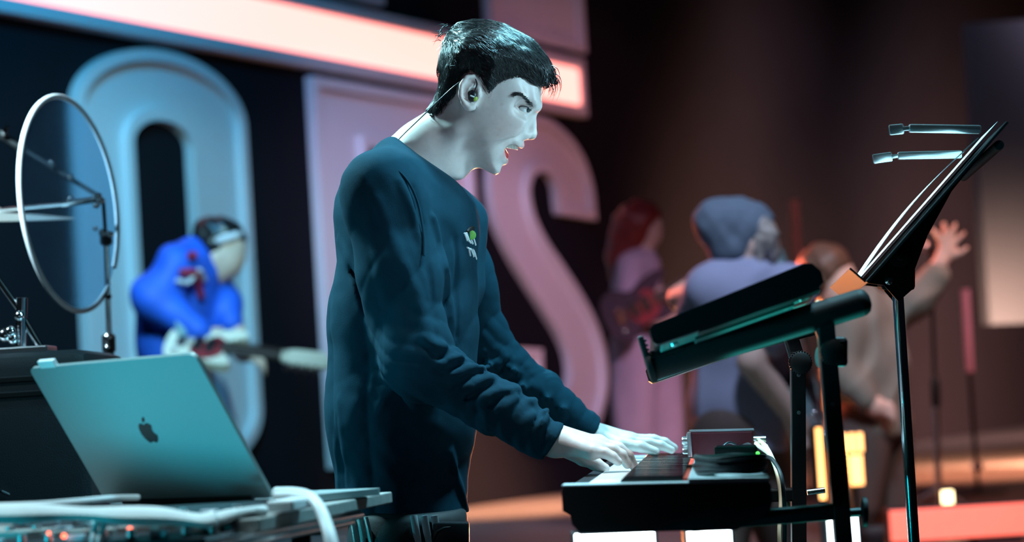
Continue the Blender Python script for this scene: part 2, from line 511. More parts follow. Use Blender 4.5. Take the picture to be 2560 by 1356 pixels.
# the letter the keyboard player hides: upright stem, top arm, bowl
pL = wall_sz(790, 300)[0]; pT = wall_sz(790, 190)[1]; qL = wall_sz(922, 380)[0]; qT = wall_sz(922, 367)[1]
pB = wall_sz(840, 1172)[1]; pR = wall_sz(1180, 300)[0]; st = qL - pL; arm = pT - qT
pm = pT - (pT - pB) * 0.56
letter('sign_letter_p', [(pL, pB), (pL + st, pB), (pL + st, pm), (pR - .12, pm), (pR, pm + .12), (pR, pT - .12), (pR - .12, pT), (pL, pT)],
       [[(qL, pm + arm), (pR - st, pm + arm), (pR - st, qT), (qL, qT)]],
       'tall white channel letter mostly hidden behind the keyboard player')
SP = [(1493, 551), (1484, 466), (1462, 398), (1431, 348), (1388, 308), (1351, 290), (1312, 290), (1272, 318), (1243, 365), (1230, 430),
      (1233, 497), (1248, 565), (1282, 639), (1326, 714), (1369, 782), (1406, 844), (1425, 893), (1430, 937), (1422, 974), (1400, 1000),
      (1376, 1003), (1360, 985), (1357, 873), (1264, 868), (1266, 960), (1280, 1040), (1315, 1095), (1370, 1122), (1430, 1118), (1475, 1090),
      (1500, 1055), (1514, 1010), (1521, 960), (1519, 910), (1509, 856), (1487, 794), (1450, 726), (1406, 658), (1369, 602), (1341, 546),
      (1329, 497), (1328, 466), (1338, 438), (1357, 429), (1378, 438), (1393, 466), (1399, 515), (1403, 535)]
SPc = []
for seg in (SP[0:22], SP[22:24], SP[24:47], SP[47:48]):
    SPc += [tuple(q) for q in crom(seg, 4)] if len(seg) > 2 else seg
letter('sign_letter_s', [wall_sz(*q) for q in SPc], [], 'tall pinkish channel letter S right of the keyboard player')
bz = (wall_sz(1440, 126)[1] + wall_sz(960, 14)[1]) / 2
uz = bz + 2.6
a0, a1 = wall_sz(1230, 60)[0], wall_sz(1463, 60)[0]
ut = 0.55
letter('sign_letter_e', [(a0, bz), (a1, bz), (a1, bz + ut), (a0 + 0.55, bz + ut), (a0 + 0.55, bz + 1.0), (a1 - .1, bz + 1.0), (a1 - .1, bz + 1.5), (a0 + .55, bz + 1.5),
        (a0 + .55, bz + 2.1), (a1, bz + 2.1), (a1, uz), (a0, uz)], [], 'upper sign letter cut by the top edge, above the letter S')
b0, b1 = wall_sz(640, 0)[0], wall_sz(962, 5)[0]
letter('sign_letter_i', [(b0, bz), (b1, bz), (b1, uz), (b0, uz)], [], 'upper sign letter cut by the top edge, left of the head')
# glowing strip between the two rows
tz = (wall_sz(760, 31)[1] + wall_sz(1440, 161)[1]) / 2; lz = (wall_sz(760, 134)[1] + wall_sz(1440, 262)[1]) / 2
e1 = wall_sz(1452, 210)[0]; e0 = wall_sz(-260, 0)[0]
root = empty('led_light_bar', W0 + WD * ((e0 + e1) / 2) + WZ * lz)
tag(root, 'long glowing coral light bar between the two rows of letters', 'light bar')
bx = MB(); g = 0.075
for (sa, sb, za, zb) in ((e0, e1 + g, tz, tz + g), (e0, e1 + g, lz - g, lz), (e1, e1 + g, lz, tz)):
    bx.box(W0 + WD * ((sa + sb) / 2) + WZ * ((za + zb) / 2) - WN * 0.05, WD * ((sb - sa) / 2), WN * 0.06, WZ * ((zb - za) / 2), 0.01)
bx.build('frame', M['letter'], root)
db = MB(); db.box(W0 + WD * ((e0 + e1) / 2) + WZ * ((tz + lz) / 2) - WN * 0.05, WD * ((e1 - e0) / 2), WN * 0.045, WZ * ((tz - lz) / 2), 0.02)
db.build('diffuser', M['ledbar'], root)
# pale flat at the right
q = [P(2476, 812, 17.0), P(2760, 800, 17.6), P(2710, 40, 17.6), P(2422, 58, 17.0)]
fl = MB(); nn = (q[1] - q[0]).cross(q[3] - q[0]).normalized()
fl.add(q + [x - nn * 0.08 for x in q], [[0, 1, 2, 3], [7, 6, 5, 4], [0, 4, 5, 1], [1, 5, 6, 2], [2, 6, 7, 3], [3, 7, 4, 0]])
tag(fl.build('scenery_flat', M['panel']), 'tall plain mauve grey panel hanging at the right edge', 'panel')
# faint batten on the backdrop between the letters
for (x0, y0, x1, y1, nm) in ((640, 1088, 800, 1132, 0), (640, 300, 790, 330, 1)):
    sA, zA = wall_sz(x0, y0, -0.13); sB, zB = wall_sz(x1, y1, -0.13)
    bt = MB(); bt.box(W0 - WN * 0.13 + WD * ((sA + sB) / 2) + WZ * ((zA + zB) / 2), WD * (abs(sB - sA) / 2 + .6), WN * 0.02, WZ * 0.055, 0.01)
    tag(bt.build('trim_%d' % (nm + 1), M['panel'] if nm == 0 else M['wall']), None, None, None, 'structure')

# ------------------------------------------------------------------ keyboard player
M['skin'] = mat('skin', (0.72, 0.58, 0.55), 0.45, var=0.12, scale=90, bump=0.06, bscale=500, sss=0.12, vcol=True)
M['shirt'] = mat('navy_cotton', (0.0085, 0.040, 0.064), 0.9, var=0.18, scale=60, bump=0.25, bscale=900, spec=0.08)
M['trousers'] = mat('black_track_fabric', (0.012, 0.014, 0.017), 0.7, var=0.2, scale=50, bump=0.1)
M['stripe'] = mat('white_stripe_tape', (0.55, 0.57, 0.60), 0.6, var=0.08)
M['hair'] = mat('dark_brown_hair', (0.010, 0.010, 0.011), 0.34, var=0.4, scale=120, spec=0.55)
M['eyewhite'] = mat('eye_white', (0.75, 0.75, 0.75), 0.12, var=0.03)
M['iris'] = mat('iris_dark', (0.05, 0.06, 0.06), 0.1, var=0.3, scale=300)
M['teeth'] = mat('teeth_enamel', (0.85, 0.80, 0.72), 0.2, var=0.04)
M['tongue'] = mat('tongue_red', (0.55, 0.06, 0.06), 0.35, var=0.2, scale=100)
M['print_white'] = mat('white_print', (0.78, 0.80, 0.82), 0.6, var=0.05)
M['print_green'] = mat('green_print', (0.16, 0.42, 0.06), 0.6, var=0.5, scale=60)
M['print_black'] = mat('black_print', (0.004, 0.004, 0.005), 0.6)
M['black_plastic'] = mat('black_plastic', (0.012, 0.012, 0.014), 0.4, var=0.2)
M['shoe'] = mat('black_shoe_leather', (0.015, 0.015, 0.016), 0.5)

K = Frame(4.1)
kp = K.pt
base = K.world([kp(1000, 1300, 0)])[0]
player = empty('person', (float(base[0]), float(base[1]), 0.0))
tag(player, 'young man in dark long-sleeved shirt singing wide-mouthed while playing the keyboard', 'person')

# --- head
FACE = [(1356, 205), (1354, 232), (1351, 262), (1345, 276), (1334, 287), (1327, 305), (1319, 327), (1312, 346), (1308, 353), (1306, 362),
        (1297, 371), (1284, 373), (1275, 381), (1271, 394), (1269, 403), (1262, 409), (1253, 416), (1252, 426), (1248, 434), (1238, 438),
        (1222, 433), (1200, 418), (1180, 403), (1160, 385), (1140, 350), (1125, 310), (1110, 280), (1104, 240), (1104, 190), (1110, 140),
        (1126, 105), (1160, 82), (1205, 72), (1250, 80), (1295, 104), (1328, 138), (1348, 172)]
FACE2 = np.array([K.xy(*q) for q in FACE], np.float32)
WC = np.array([K.xy(*q) for q in ((1200, 170), (1150, 200), (1300, 190), (1270, 290), (1215, 340), (1230, 395), (1245, 428), (1295, 345), (1150, 330))], np.float32)
WV = np.array([0.079, 0.077, 0.066, 0.068, 0.063, 0.052, 0.036, 0.045, 0.062], np.float32)
def head_width(p):
    ww = np.zeros(len(p), np.float32); s = np.zeros(len(p), np.float32)
    for c, v in zip(WC, WV):
        g = np.exp(-((p[:, :2] - c) ** 2).sum(1) / (2 * 0.032 ** 2)) + 1e-6
        ww += g * v; s += g
    return ww / s
def inflate(p, poly, W, L):
    d = -poly2(p[:, :2], poly)
    return np.where(d > -0.05, (np.sqrt((p[:, 2] * L / W) ** 2 + np.maximum(L - d, 0) ** 2) - L), -d)

EARW = 0.078
def ear_pt(px, py, dw=0.0):
    t = (1198 - px) / 50.0
    return kp(px, py, EARW + 0.016 * t + dw)
def head(p):
    f = inflate(p, FACE2, head_width(p), 0.062)
    # brow, cheekbone
    for s in (1, -1):
        f = smin(f, cone(p, kp(1300, 247, .046 * s), kp(1345, 266, .012 * s), .007, .006), .016)
        f = smin(f, ell(p, kp(1266, 308, .0565 * s), (.026, .016, .0035), rotz(18)), .045)
        # eye socket, lids, slit
        f = smax(f, -ell(p, kp(1314, 273, .060 * s), (.021, .0135, .0215), rotz(-12)), .010)
        f = smin(f, ell(p, kp(1309, 272, .030 * s), (.0148, .0140, .0146)), .004)
        f = smax(f, -ell(p, kp(1312.5, 273.5, .044 * s), (.0108, .0043, .0125), rotz(-15)), .0015)
        # nostril wing, cheek fold
        f = smin(f, ell(p, kp(1312, 339, .011 * s), (.0105, .0085, .0075)), .006)
    # nose
    f = smin(f, chain(p, [kp(1331, 284), kp(1331, 304), kp(1331, 334)], [.0062, .0072, .0090]), .009)
    f = smin(f, cone(p, kp(1331, 337), kp(1316, 341), .0078, .0068), .004)
    for s in (1, -1):
        f = smax(f, -ell(p, kp(1318, 348, .0065 * s), (.006, .0045, .0036)), .003)
        f = smax(f, -chain(p, [kp(1304, 336, .030 * s), kp(1278, 350, .0455 * s), kp(1246, 372, .0530 * s), kp(1236, 398, .052 * s)], [.0020, .0030, .0032, .0020]), .010)
    # lips round the open mouth
    for s in (1, -1):
        f = smin(f, chain(p, [kp(1302, 363, 0), kp(1292, 364, .014 * s), kp(1272, 360, .026 * s), kp(1254, 357, .033 * s)], [.0048, .0046, .004, .003]), .006)
        f = smin(f, chain(p, [kp(1254, 358, .033 * s), kp(1253, 377, .029 * s), kp(1257, 395, .017 * s), kp(1262, 403, 0)], [.003, .0040, .0046, .0050]), .006)
    # mouth cavity
    f = smax(f, -ell(p, kp(1280, 380, 0), (.0200, .0135, .040), rotz(-38)), .003)
    f = smax(f, -ell(p, kp(1262, 374, 0), (.0150, .0125, .025), rotz(-60)), .004)
    # neck
    nk = smin(cone(p, kp(1160, 300, 0), kp(1062, 396, 0), .054, .060), cone(p, kp(1062, 396, 0), kp(1020, 450, 0), .060, .085), .03)
    nk = smin(nk, cone(p, kp(1140, 330, .05), kp(1112, 440, .012), .012, .012), .03)       # neck muscle
    nk = smin(nk, cone(p, kp(1150, 380, 0), kp(1120, 440, 0), .022, .022), .03)            # throat
    nk = smin(nk, ell(p, kp(1148, 412, 0), (.016, .012, .012)), .02)
    f = smin(f, nk, .022)
    # near ear and far ear
    for s in (1, -1):
        q = p if s == 1 else p * np.array([1, 1, -1], np.float32)
        e = ell(q, ear_pt(1175, 232, -.005), (.0175, .0300, .0050), EROT)
        e = smin(e, chain(q, [ear_pt(1196, 222), ear_pt(1195, 204), ear_pt(1183, 191), ear_pt(1166, 194), ear_pt(1154, 212), ear_pt(1151, 238), ear_pt(1160, 258)],
                          [.0035, .0042, .0046, .0048, .0046, .0042, .0036]), .003)
        e = smin(e, chain(q, [ear_pt(1160, 258), ear_pt(1172, 270), ear_pt(1181, 268)], [.0040, .0065, .0060]), .005)
        e = smax(e, -chain(q, [ear_pt(1188, 209, .0045), ear_pt(1174, 205, .0045), ear_pt(1164, 222, .0045), ear_pt(1163, 242, .0045)], [.0048, .0055, .0052, .004]), .003)
        e = smin(e, chain(q, [ear_pt(1182, 213, -.001), ear_pt(1173, 224, .000), ear_pt(1171, 242, .000), ear_pt(1180, 254, .000)], [.0030, .0034, .0034, .003]), .003)
        e = smax(e, -ell(q, ear_pt(1183, 238, .001), (.0088, .0130, .0120)), .003)
        e = smin(e, ell(q, ear_pt(1196, 236, .001), (.0045, .006, .004)), .003)
        f = smin(f, e, .006)
    return f
def rotz(deg):
    a = math.radians(deg); c, s = math.cos(a), math.sin(a)
    return np.array([[c, -s, 0], [s, c, 0], [0, 0, 1]])
def roty(deg):
    a = math.radians(deg); c, s = math.cos(a), math.sin(a)
    return np.array([[c, 0, s], [0, 1, 0], [-s, 0, c]])
EROT = roty(24) @ rotz(-4)

# --- hands
def near_hand(p):
    wr, el = kp(1378, 1102, .232), kp(1300, 1068, .235)
    f = cone(p, el, wr, .030, .025, ((0, 1, 0), .82))
    kn = {'pinky': kp(1478, 1130, .266), 'ring': kp(1492, 1119, .246), 'middle': kp(1500, 1110, .224), 'index': kp(1496, 1108, .200)}
    for k_, c in kn.items():
        f = smin(f, cone(p, wr + (c - wr) * .1, c, .0185, .0115), .018)
    f = smin(f, cone(p, kn['pinky'], kn['index'], .0105, .0115), .012)
    fing = [('pinky', (1512, 1133, .268), (1530, 1142, .268), (1545, 1155, .266), .0088, .0072),
            ('ring', (1532, 1124, .246), (1554, 1138, .245), (1568, 1162, .243), .0095, .0075),
            ('middle', (1546, 1121, .222), (1570, 1140, .218), (1587, 1170, .214), .0098, .0076),
            ('index', (1540, 1118, .192), (1562, 1136, .188), (1578, 1162, .184), .0098, .0076)]
    for k_, a, b, c, r0, r1 in fing:
        f = smin(f, chain(p, [kn[k_], kp(*a), kp(*b), kp(*c)], [r0 * 1.12, r0, r0 * .92, r1], .004), .006)
    f = smin(f, chain(p, [kp(1415, 1118, .205), kp(1458, 1146, .182), kp(1488, 1160, .172), kp(1512, 1172, .166)], [.018, .0125, .0105, .0085], .006), .014)
    return f
def far_hand(p):
    wr, el = kp(1470, 1090, -.325), kp(1400, 1050, -.32)
    f = cone(p, el, wr, .030, .025, ((0, 1, 0), .80))
    kn = {'index': kp(1572, 1106, -.300), 'middle': kp(1580, 1100, -.322), 'ring': kp(1576, 1098, -.343), 'pinky': kp(1564, 1100, -.362)}
    for k_, c in kn.items():
        f = smin(f, cone(p, wr + (c - wr) * .1, c, .0180, .0118), .018)
    f = smin(f, cone(p, kn['pinky'], kn['index'], .0105, .0115), .012)
    fing = [('pinky', (1606, 1103, -.366), (1628, 1108, -.368), (1648, 1120, -.37), .0085, .0066),
            ('ring', (1625, 1099, -.347), (1652, 1105, -.349), (1676, 1119, -.351), .0092, .0068),
            ('middle', (1634, 1100, -.324), (1662, 1107, -.325), (1686, 1120, -.326), .0095, .0070),
            ('index', (1622, 1108, -.296), (1652, 1114, -.294), (1679, 1126, -.292), .0095, .0070)]
    for k_, a, b, c, r0, r1 in fing:
        f = smin(f, chain(p, [kn[k_], kp(*a), kp(*b), kp(*c)], [r0 * 1.12, r0, r0 * .92, r1], .004), .006)
    f = smin(f, chain(p, [kp(1500, 1098, -.300), kp(1556, 1112, -.270), kp(1602, 1117, -.258), kp(1638, 1130, -.256)], [.017, .0125, .0100, .0082], .006), .012)
    return f

# --- trunk and legs under the clothes (coarse) so that the body is one figure
SH = {'n': kp(955, 470, .17), 'f': kp(1085, 500, -.19)}
EL = {'n': kp(1046, 905, .235), 'f': kp(1205, 880, -.27)}
WRI = {'n': kp(1388, 1112, .232), 'f': kp(1474, 1088, -.325)}
def trunk(p):
    f = chain(p, [kp(1030, 480), kp(1010, 700), kp(1005, 950), kp(1010, 1250)], [.070, .080, .075, .080], .05, ((0, 0, 1), 1.35))
    for s in 'nf':
        f = smin(f, chain(p, [SH[s], EL[s], WRI[s]], [.05, .040, .022], .02), .04)
    for s in (1, -1):
        f = smin(f, chain(p, [kp(1010, 1260, .085 * s), kp(1020, 1850, .10 * s), kp(1000, 2440, .10 * s)], [.055, .05, .04], .03), .05)
    return f

def skin_tint(V):
    t = np.ones((len(V), 3)); p = V.astype(np.float32)
    def blot(c, r, col, amt):
        d = np.linalg.norm((V - np.array(c)) / np.array(r), axis=1); a = np.clip(1.3 - d, 0, 1)[:, None] * amt
        return t * (1 - a) + t * np.array(col) * a
    for s in (1, -1):
        for c in ((1302, 364, 0), (1285, 363, .018 * s), (1262, 359, .03 * s), (1257, 385, .025 * s), (1266, 403, .004 * s)):
            t = blot(kp(*c), (.009, .007, .012), (1.0, .62, .60), .7)
        t = blot(kp(1262, 318, .06 * s), (.03, .028, .03), (1.0, .80, .76), .5)
        t = blot(kp(1215, 350, .06 * s), (.035, .03, .03), (.9, .82, .80), .35)
    t = blot(kp(1266, 378, 0), (.018, .016, .028), (.75, .16, .14), 1.0)
    sp = np.clip(wob(p, 260, 2, 6) - .55, 0, 1)[:, None] * .8
    zone = np.exp(-((V - kp(1255, 330, .06)) ** 2).sum(1) / (2 * .035 ** 2))[:, None]
    t = t * (1 - sp * zone) + t * np.array((.85, .55, .5)) * sp * zone
    return t

def span(pts, m): a = np.array(pts); return a.min(0) - m, a.max(0) + m
parts_V, parts_Q, parts_T = [], [], []
def relax(V, Q, wgt, it=30):
    """even out the broad flats of a mesh (cheeks, forehead, neck)"""
    E = np.concatenate([Q[:, [0, 1]], Q[:, [1, 2]], Q[:, [2, 3]], Q[:, [3, 0]]]); E = np.concatenate([E, E[:, ::-1]])
    cnt = np.bincount(E[:, 0], minlength=len(V))[:, None]
    for _ in range(it):
        acc = np.stack([np.bincount(E[:, 0], weights=V[E[:, 1], k_], minlength=len(V)) for k_ in range(3)], 1)
        V = V + (acc / np.maximum(cnt, 1) - V) * wgt[:, None] * .6
    return V
def cheek_weight(V):
    w_ = np.ones(len(V))
    for (x, y, r0, r1) in ((1258, 362, 8, 16), (1275, 372, 20, 20), (1300, 362, 14, 14), (1312, 273, 20, 18), (1318, 340, 20, 18), (1334, 300, 16, 14), (1176, 232, 52, 12), (1262, 402, 8, 12), (1338, 266, 14, 12), (1245, 432, 8, 16), (1345, 240, 8, 14), (1182, 403, 6, 14)):
        d = np.hypot(V[:, 0] - K.xy(x, y)[0], V[:, 1] - K.xy(x, y)[1]) / K.m(1)
        w_ *= np.clip((d - r0) / r1, 0, 1)
    return w_
def add_part(f, lo, hi, h, smooth_w=None):
    V, Q = surface_nets(f, lo, hi, h)
    if smooth_w is not None: V = relax(V, Q, smooth_w(V))
    n = sum(len(x) for x in parts_V)
    parts_V.append(V); parts_Q.append(Q + n); parts_T.append(skin_tint(V))
lo, hi = span([kp(990, 455, -.11), kp(1375, 455, .11), kp(1100, 60, 0)], .012)
def head_clip(p):
    f = head(p)
    lim = (p[:, 1] - float(kp(1000, 452)[1]))
    return smax(f, -lim, .01)
add_part(head_clip, lo, hi, 0.0026, cheek_weight)
lo, hi = span([kp(1290, 1040, .232), kp(1600, 1185, .15), kp(1600, 1185, .28)], .015); lo[0] = kp(1330, 1100, .23)[0]
add_part(near_hand, lo, hi, 0.0024)
lo, hi = span([kp(1400, 1030, -.33), kp(1700, 1150, -.24), kp(1700, 1150, -.385)], .015); lo[0] = kp(1425, 1080, -.32)[0]
add_part(far_hand, lo, hi, 0.0024)
lo, hi = span([kp(850, 440, -.4), kp(1500, 2480, .33)], .05)
add_part(lambda p: smax(trunk(p), -(kp(1000, 475)[1] - p[:, 1]), .01), lo, hi, 0.016)
pb = np.array(player.location)
body = raw('body', K.world(np.concatenate(parts_V)), np.concatenate(parts_Q), M['skin'], player, True, pb, np.concatenate(parts_T))

# eyes, teeth, tongue
for s in (1, -1):
    e = MB(); c = K.world([kp(1309, 272, .030 * s)])[0]; e.ball(c, .0126, 24); e = e.build('eyeball', M['eyewhite'], player, True)
    i = MB(); c2 = K.world([kp(1318.5, 274.5, .0358 * s)])[0]; i.ball(c2, .0056, 16); i.build('iris', M['iris'], e, True)
tt = MB()
for k_ in range(-5, 6):
    a = k_ / 5.0; cc = K.world([kp(1291 - 26 * abs(a) ** 1.6, 368 - 5 * abs(a), .0215 * a)])[0]
    tt.box(cc, RT * .0030, UP * .0052, FW * .0022, .001)
tt.build('teeth', M['teeth'], player, True)
K.mesh('tongue', lambda p: smin(ell(p, kp(1260, 391, 0), (.008, .007, .016)), ell(p, kp(1254, 380, 0), (.007, .010, .018)), .01),
       *span([kp(1240, 365, -.025), kp(1275, 402, .025)], .008), .0022, M['tongue'], player)

# --- hair
HAIRP = [(1384, 205), (1380, 183), (1366, 151), (1342, 122), (1304, 86), (1260, 62), (1222, 53), (1184, 51), (1146, 58), (1122, 76), (1110, 104), (1103, 134), (1096, 168),
         (1087, 223), (1066, 278), (1088, 292), (1106, 286), (1122, 258), (1140, 240), (1152, 205), (1178, 186), (1198, 200), (1203, 214), (1213, 238), (1222, 250),
         (1234, 236), (1246, 220), (1270, 207), (1302, 197), (1330, 206), (1356, 208)]
HAIR2 = np.array([K.xy(*q) for q in HAIRP], np.float32)
def hair_f(p):
    d2 = poly2(p[:, :2], HAIR2)
    th = np.clip(-d2 * .55, .0015, .020)
    g = inflate(p, FACE2, head_width(p), 0.062)
    nk = cone(p, kp(1160, 300, 0), kp(1062, 396, 0), .054, .060)
    g = smin(g, nk, .022)
    f = smax(g - th, d2, .006)
    top = inflate(p, HAIR2, np.float32(.070), .06)
    top = smax(top, p[:, 1] * -1 + float(kp(1200, 185)[1]), .01)
    f = smin(f, top, .008)
    fr = chain(p, [kp(1312, 128, .01), kp(1352, 168, .012), kp(1384, 200, .018)], [.022, .016, .006])
    f = smin(f, fr, .012)
    fr2 = chain(p, [kp(1300, 150, .045), kp(1335, 190, .038), kp(1362, 208, .03)], [.020, .016, .006])
    f = smin(f, fr2, .012)
    # combed grooves
    fl = p[:, 0] * 190 - p[:, 1] * 420
    amp = np.clip(-d2 / .02, .1, 1)
    return f + amp * (.0016 * wob(p * np.array([.35, 1, .8], np.float32), 330, 1, 6) + .0008 * np.sin(fl + 3 * wob(p, 60, 3)))
lo, hi = span([kp(1050, 300, -.11), kp(1410, 35, .11)], .012)
hairV, hairQ = surface_nets(hair_f, lo, hi, 0.0026)
hair = raw('hair', K.world(hairV), hairQ, M['hair'], player, True)

def grad(f, p, e=.0015):
    g = np.stack([f(p + np.array(d, np.float32) * e) - f(p - np.array(d, np.float32) * e) for d in ((1, 0, 0), (0, 1, 0), (0, 0, 1))], 1)
    return g / (np.linalg.norm(g, axis=1)[:, None] + 1e-9)
def strands(name, roots, flowf, f, n_seg, step, rad, lift, material, parent, jitter=.25, seed=1):
    r = np.random.default_rng(seed); p = roots.astype(np.float32); N = len(p)
    jit = r.normal(size=(N, 3)).astype(np.float32) * jitter
    path = [p.copy()]
    for k_ in range(n_seg):
        g = grad(f, p); fl = flowf(p) + jit
        t = fl - g * (fl * g).sum(1)[:, None]; t /= np.linalg.norm(t, axis=1)[:, None] + 1e-9
        p = p + t * (step * (0.7 + 0.6 * r.random((N, 1)))).astype(np.float32)
        d = f(p); p = p - g * (d - lift * (1 + k_ * .35))[:, None]
        path.append(p.copy().astype(np.float32))
    vs, fs = [], []
    path = np.stack(path, 1)
    radj = rad * (.6 + .8 * r.random(N))
    for k_ in range(n_seg + 1):
        a = path[:, max(k_ - 1, 0)]; b = path[:, min(k_ + 1, n_seg)]; t = b - a; t /= np.linalg.norm(t, axis=1)[:, None] + 1e-9
        n1 = np.cross(t, np.array([.3, .5, .8])); n1 /= np.linalg.norm(n1, axis=1)[:, None] + 1e-9; n2 = np.cross(t, n1)
        w_ = (radj * (1 - (k_ / n_seg) ** 1.5 * .85))[:, None]
        vs.append(np.stack([path[:, k_] + w_ * (n1 * math.cos(c) + n2 * math.sin(c)) for c in (0, 2.094, 4.189)], 1))
    V = np.stack(vs, 1).reshape(-1, 3)                      # N, seg, 3
    st_ = (n_seg + 1) * 3
    for k_ in range(n_seg):
        for c in range(3):
            fs.append(np.stack([np.arange(N) * st_ + k_ * 3 + c, np.arange(N) * st_ + k_ * 3 + (c + 1) % 3,
                                np.arange(N) * st_ + (k_ + 1) * 3 + (c + 1) % 3, np.arange(N) * st_ + (k_ + 1) * 3 + c], 1))
    return raw(name, K.world(V), np.concatenate(fs), material, parent, True)
crown = kp(1135, 75, 0).astype(np.float32)
def hair_flow(p):
    d = p - crown; r = np.linalg.norm(d, axis=1)[:, None] + 1e-4
    out = d / r
    topm = np.clip((p[:, 1] - float(kp(0, 175)[1])) / .05, 0, 1)[:, None]
    fwd = np.tile(np.array([[1.0, -.42, .12]], np.float32), (len(p), 1))
    dn = np.stack([np.where(p[:, 0] < kp(1200, 0)[0], -.25, .55), -np.ones(len(p)), np.zeros(len(p))], 1)
    return (.5 * out + topm * fwd * 1.0 + (1 - topm) * dn).astype(np.float32)
rs_ = np.random.default_rng(5)
cand = hairV[rs_.permutation(len(hairV))[:9000]]
cand = cand[cand[:, 2] > -.05]
cand = cand[(poly2(cand[:, :2].astype(np.float32), HAIR2) < -.0035) | (cand[:, 1] > kp(0, 150)[1])][:3600]
tag(strands('hair_strands', cand, hair_flow, hair_f, 5, .0085, .00055, .0012, M['hair'], player), kind='stuff')
tip = hairV[(hairV[:, 0] > kp(1345, 0)[0]) & (hairV[:, 1] < kp(0, 165)[1]) & (hairV[:, 2] > -.02)]
tip = tip[rs_.permutation(len(tip))[:46]]
def free_strands(name, paths, rad, material, parent):
    mb = MB()
    for pts in paths:
        m_ = len(pts); mb.tube(pts, [rad * (1 - .85 * (i / (m_ - 1)) ** 1.5) for i in range(m_)], 4)
    return mb.build(name, material, parent, True, fix=False)
pp = []
for i, q in enumerate(tip):
    L_ = rs_.uniform(.016, .034) if q[0] < kp(1368, 0)[0] else rs_.uniform(.022, .050); a = rs_.normal(0, .22); cur = np.array(q); pts = [cur.copy()]
    dr = np.array([.95, -.35 + a, rs_.normal(0, .15)])
    for k_ in range(6):
        dr = dr + np.array([-.30, -.38, 0]) * (1 if k_ > 0 else .3); dr /= np.linalg.norm(dr)
        cur = cur + dr * L_ / 6; pts.append(cur.copy())
    pp.append(K.world(np.array(pts)))
for i in range(40):                                     # ruffled crown tuft
    q = kp(rs_.uniform(1100, 1160), rs_.uniform(58, 105), rs_.uniform(-.02, .04)); dr = np.array([rs_.normal(-.7, .3), rs_.normal(.35, .4), rs_.normal(.1, .3)])
    dr /= np.linalg.norm(dr); pts = [q + dr * rs_.uniform(.010, .020) * k_ / 3 + np.array([0, -.0012, 0]) * k_ * k_ for k_ in range(4)]
    pp.append(K.world(np.array(pts)))
tag(free_strands('fringe_strands', pp, .0008, M['hair'], player), kind='stuff')
# eyebrow
def surf_w(f, u, v, w0=.13, w1=-.02, n=160):
    ws = np.linspace(w0, w1, n); q = np.stack([np.full(n, u), np.full(n, v), ws], 1).astype(np.float32)
    d = f(q); i = np.argmax(d < 0); return ws[i] if d[i] < 0 else 0.0
def surf_many(f, U, V, w0=.11, w1=-.02, n=131):
    ws = np.linspace(w0, w1, n); q = np.stack([np.repeat(U, n), np.repeat(V, n), np.tile(ws, len(U))], 1).astype(np.float32)
    d = f(q).reshape(len(U), n) < 0
    return ws[np.argmax(d, 1)]
nb_ = 170
t_ = rs_.random(nb_); bx_ = 1284 + 49 * t_; by_ = 242 - 10 * np.sin(np.pi * np.minimum(1, t_ * 1.2)) + 21 * t_ ** 2 + rs_.normal(0, 1.9, nb_) * (.7 + t_ * .6)
bpts = []
for k_ in range(3):
    xx, yy = bx_ - k_ * 5.0, by_ - k_ * (2.0 - 2.4 * t_)
    uv = np.array([K.xy(a, b) for a, b in zip(xx, yy)]); ww_ = surf_many(head, uv[:, 0], uv[:, 1])
    bpts.append(np.array([kp(a, b, c + .0006 + .0006 * k_) for a, b, c in zip(xx, yy, ww_)]))
bpts = np.stack(bpts, 1)
for s in (1, -1):
    tag(free_strands('eyebrow', [K.world(q * np.array([1, 1, s])) for q in bpts], .00048, M['hair'], player), kind='stuff')
# upper lash line
for s in (1, -1):
    ls = []
    for th in (180, 155, 125, 95, 65, 35, 8):
        a_ = math.radians(th); x_ = .0110 * math.cos(a_); y_ = .0049 * math.sin(a_); c_, s_ = math.cos(math.radians(-15)), math.sin(math.radians(-15))
        x, y = 1312.5 + (x_ * c_ - y_ * s_) / K.m(1), 273.5 - (x_ * s_ + y_ * c_) / K.m(1)
        u, v = K.xy(x, y); ls.append(kp(x, y, surf_w(head, u, v, .09, 0, 300) + .0001))
    mb = MB(); mb.tube([K.world([q * np.array([1, 1, s])])[0] for q in crom(ls, 4)], .00075, 6); mb.build('lashes', M['hair'], player, True)

# --- shirt
def shirt_solid(p):
    f = chain(p, [kp(1008, 560, .0), kp(1008, 800, .0), kp(1006, 1020, .0), kp(1004, 1290, .0)], [.106, .116, .118, .112], .06, ((0, 0, 1), 1.38))
    f = smin(f, ell(p, kp(1040, 580, 0), (.100, .14, .155), rotz(-10)), .06)               # chest
    f = smin(f, cone(p, kp(1040, 440, 0), kp(1010, 520, 0), .070, .11), .05)
    f = smin(f, cone(p, kp(1000, 420, .06), SH['n'] + np.array([0, -.012, 0]), .042, .058), .06)
    f = smin(f, cone(p, kp(1070, 455, -.06), SH['f'] + np.array([0, -.01, 0]), .045, .062), .05)
    f = smin(f, cone(p, kp(1150, 560, -.12), kp(1120, 700, -.12), .050, .065), .05)
    for s, k_ in (('n', .05), ('f', .03)):
        a, b, c = SH[s], EL[s], WRI[s]
        arm_ = chain(p, [a, a + (b - a) * .5, b], [.058, .059, .054], .03)
        fo = chain(p, [b, b + (c - b) * .55, c + (c - b) * .01], [.052, .041, .033], .02)
        f = smin(f, smin(arm_, fo, .035), k_)
    return f
def axis_t(p, a, b):
    ba = (b - a).astype(np.float32); return ((p - a.astype(np.float32)) @ ba) / float(ba @ ba)
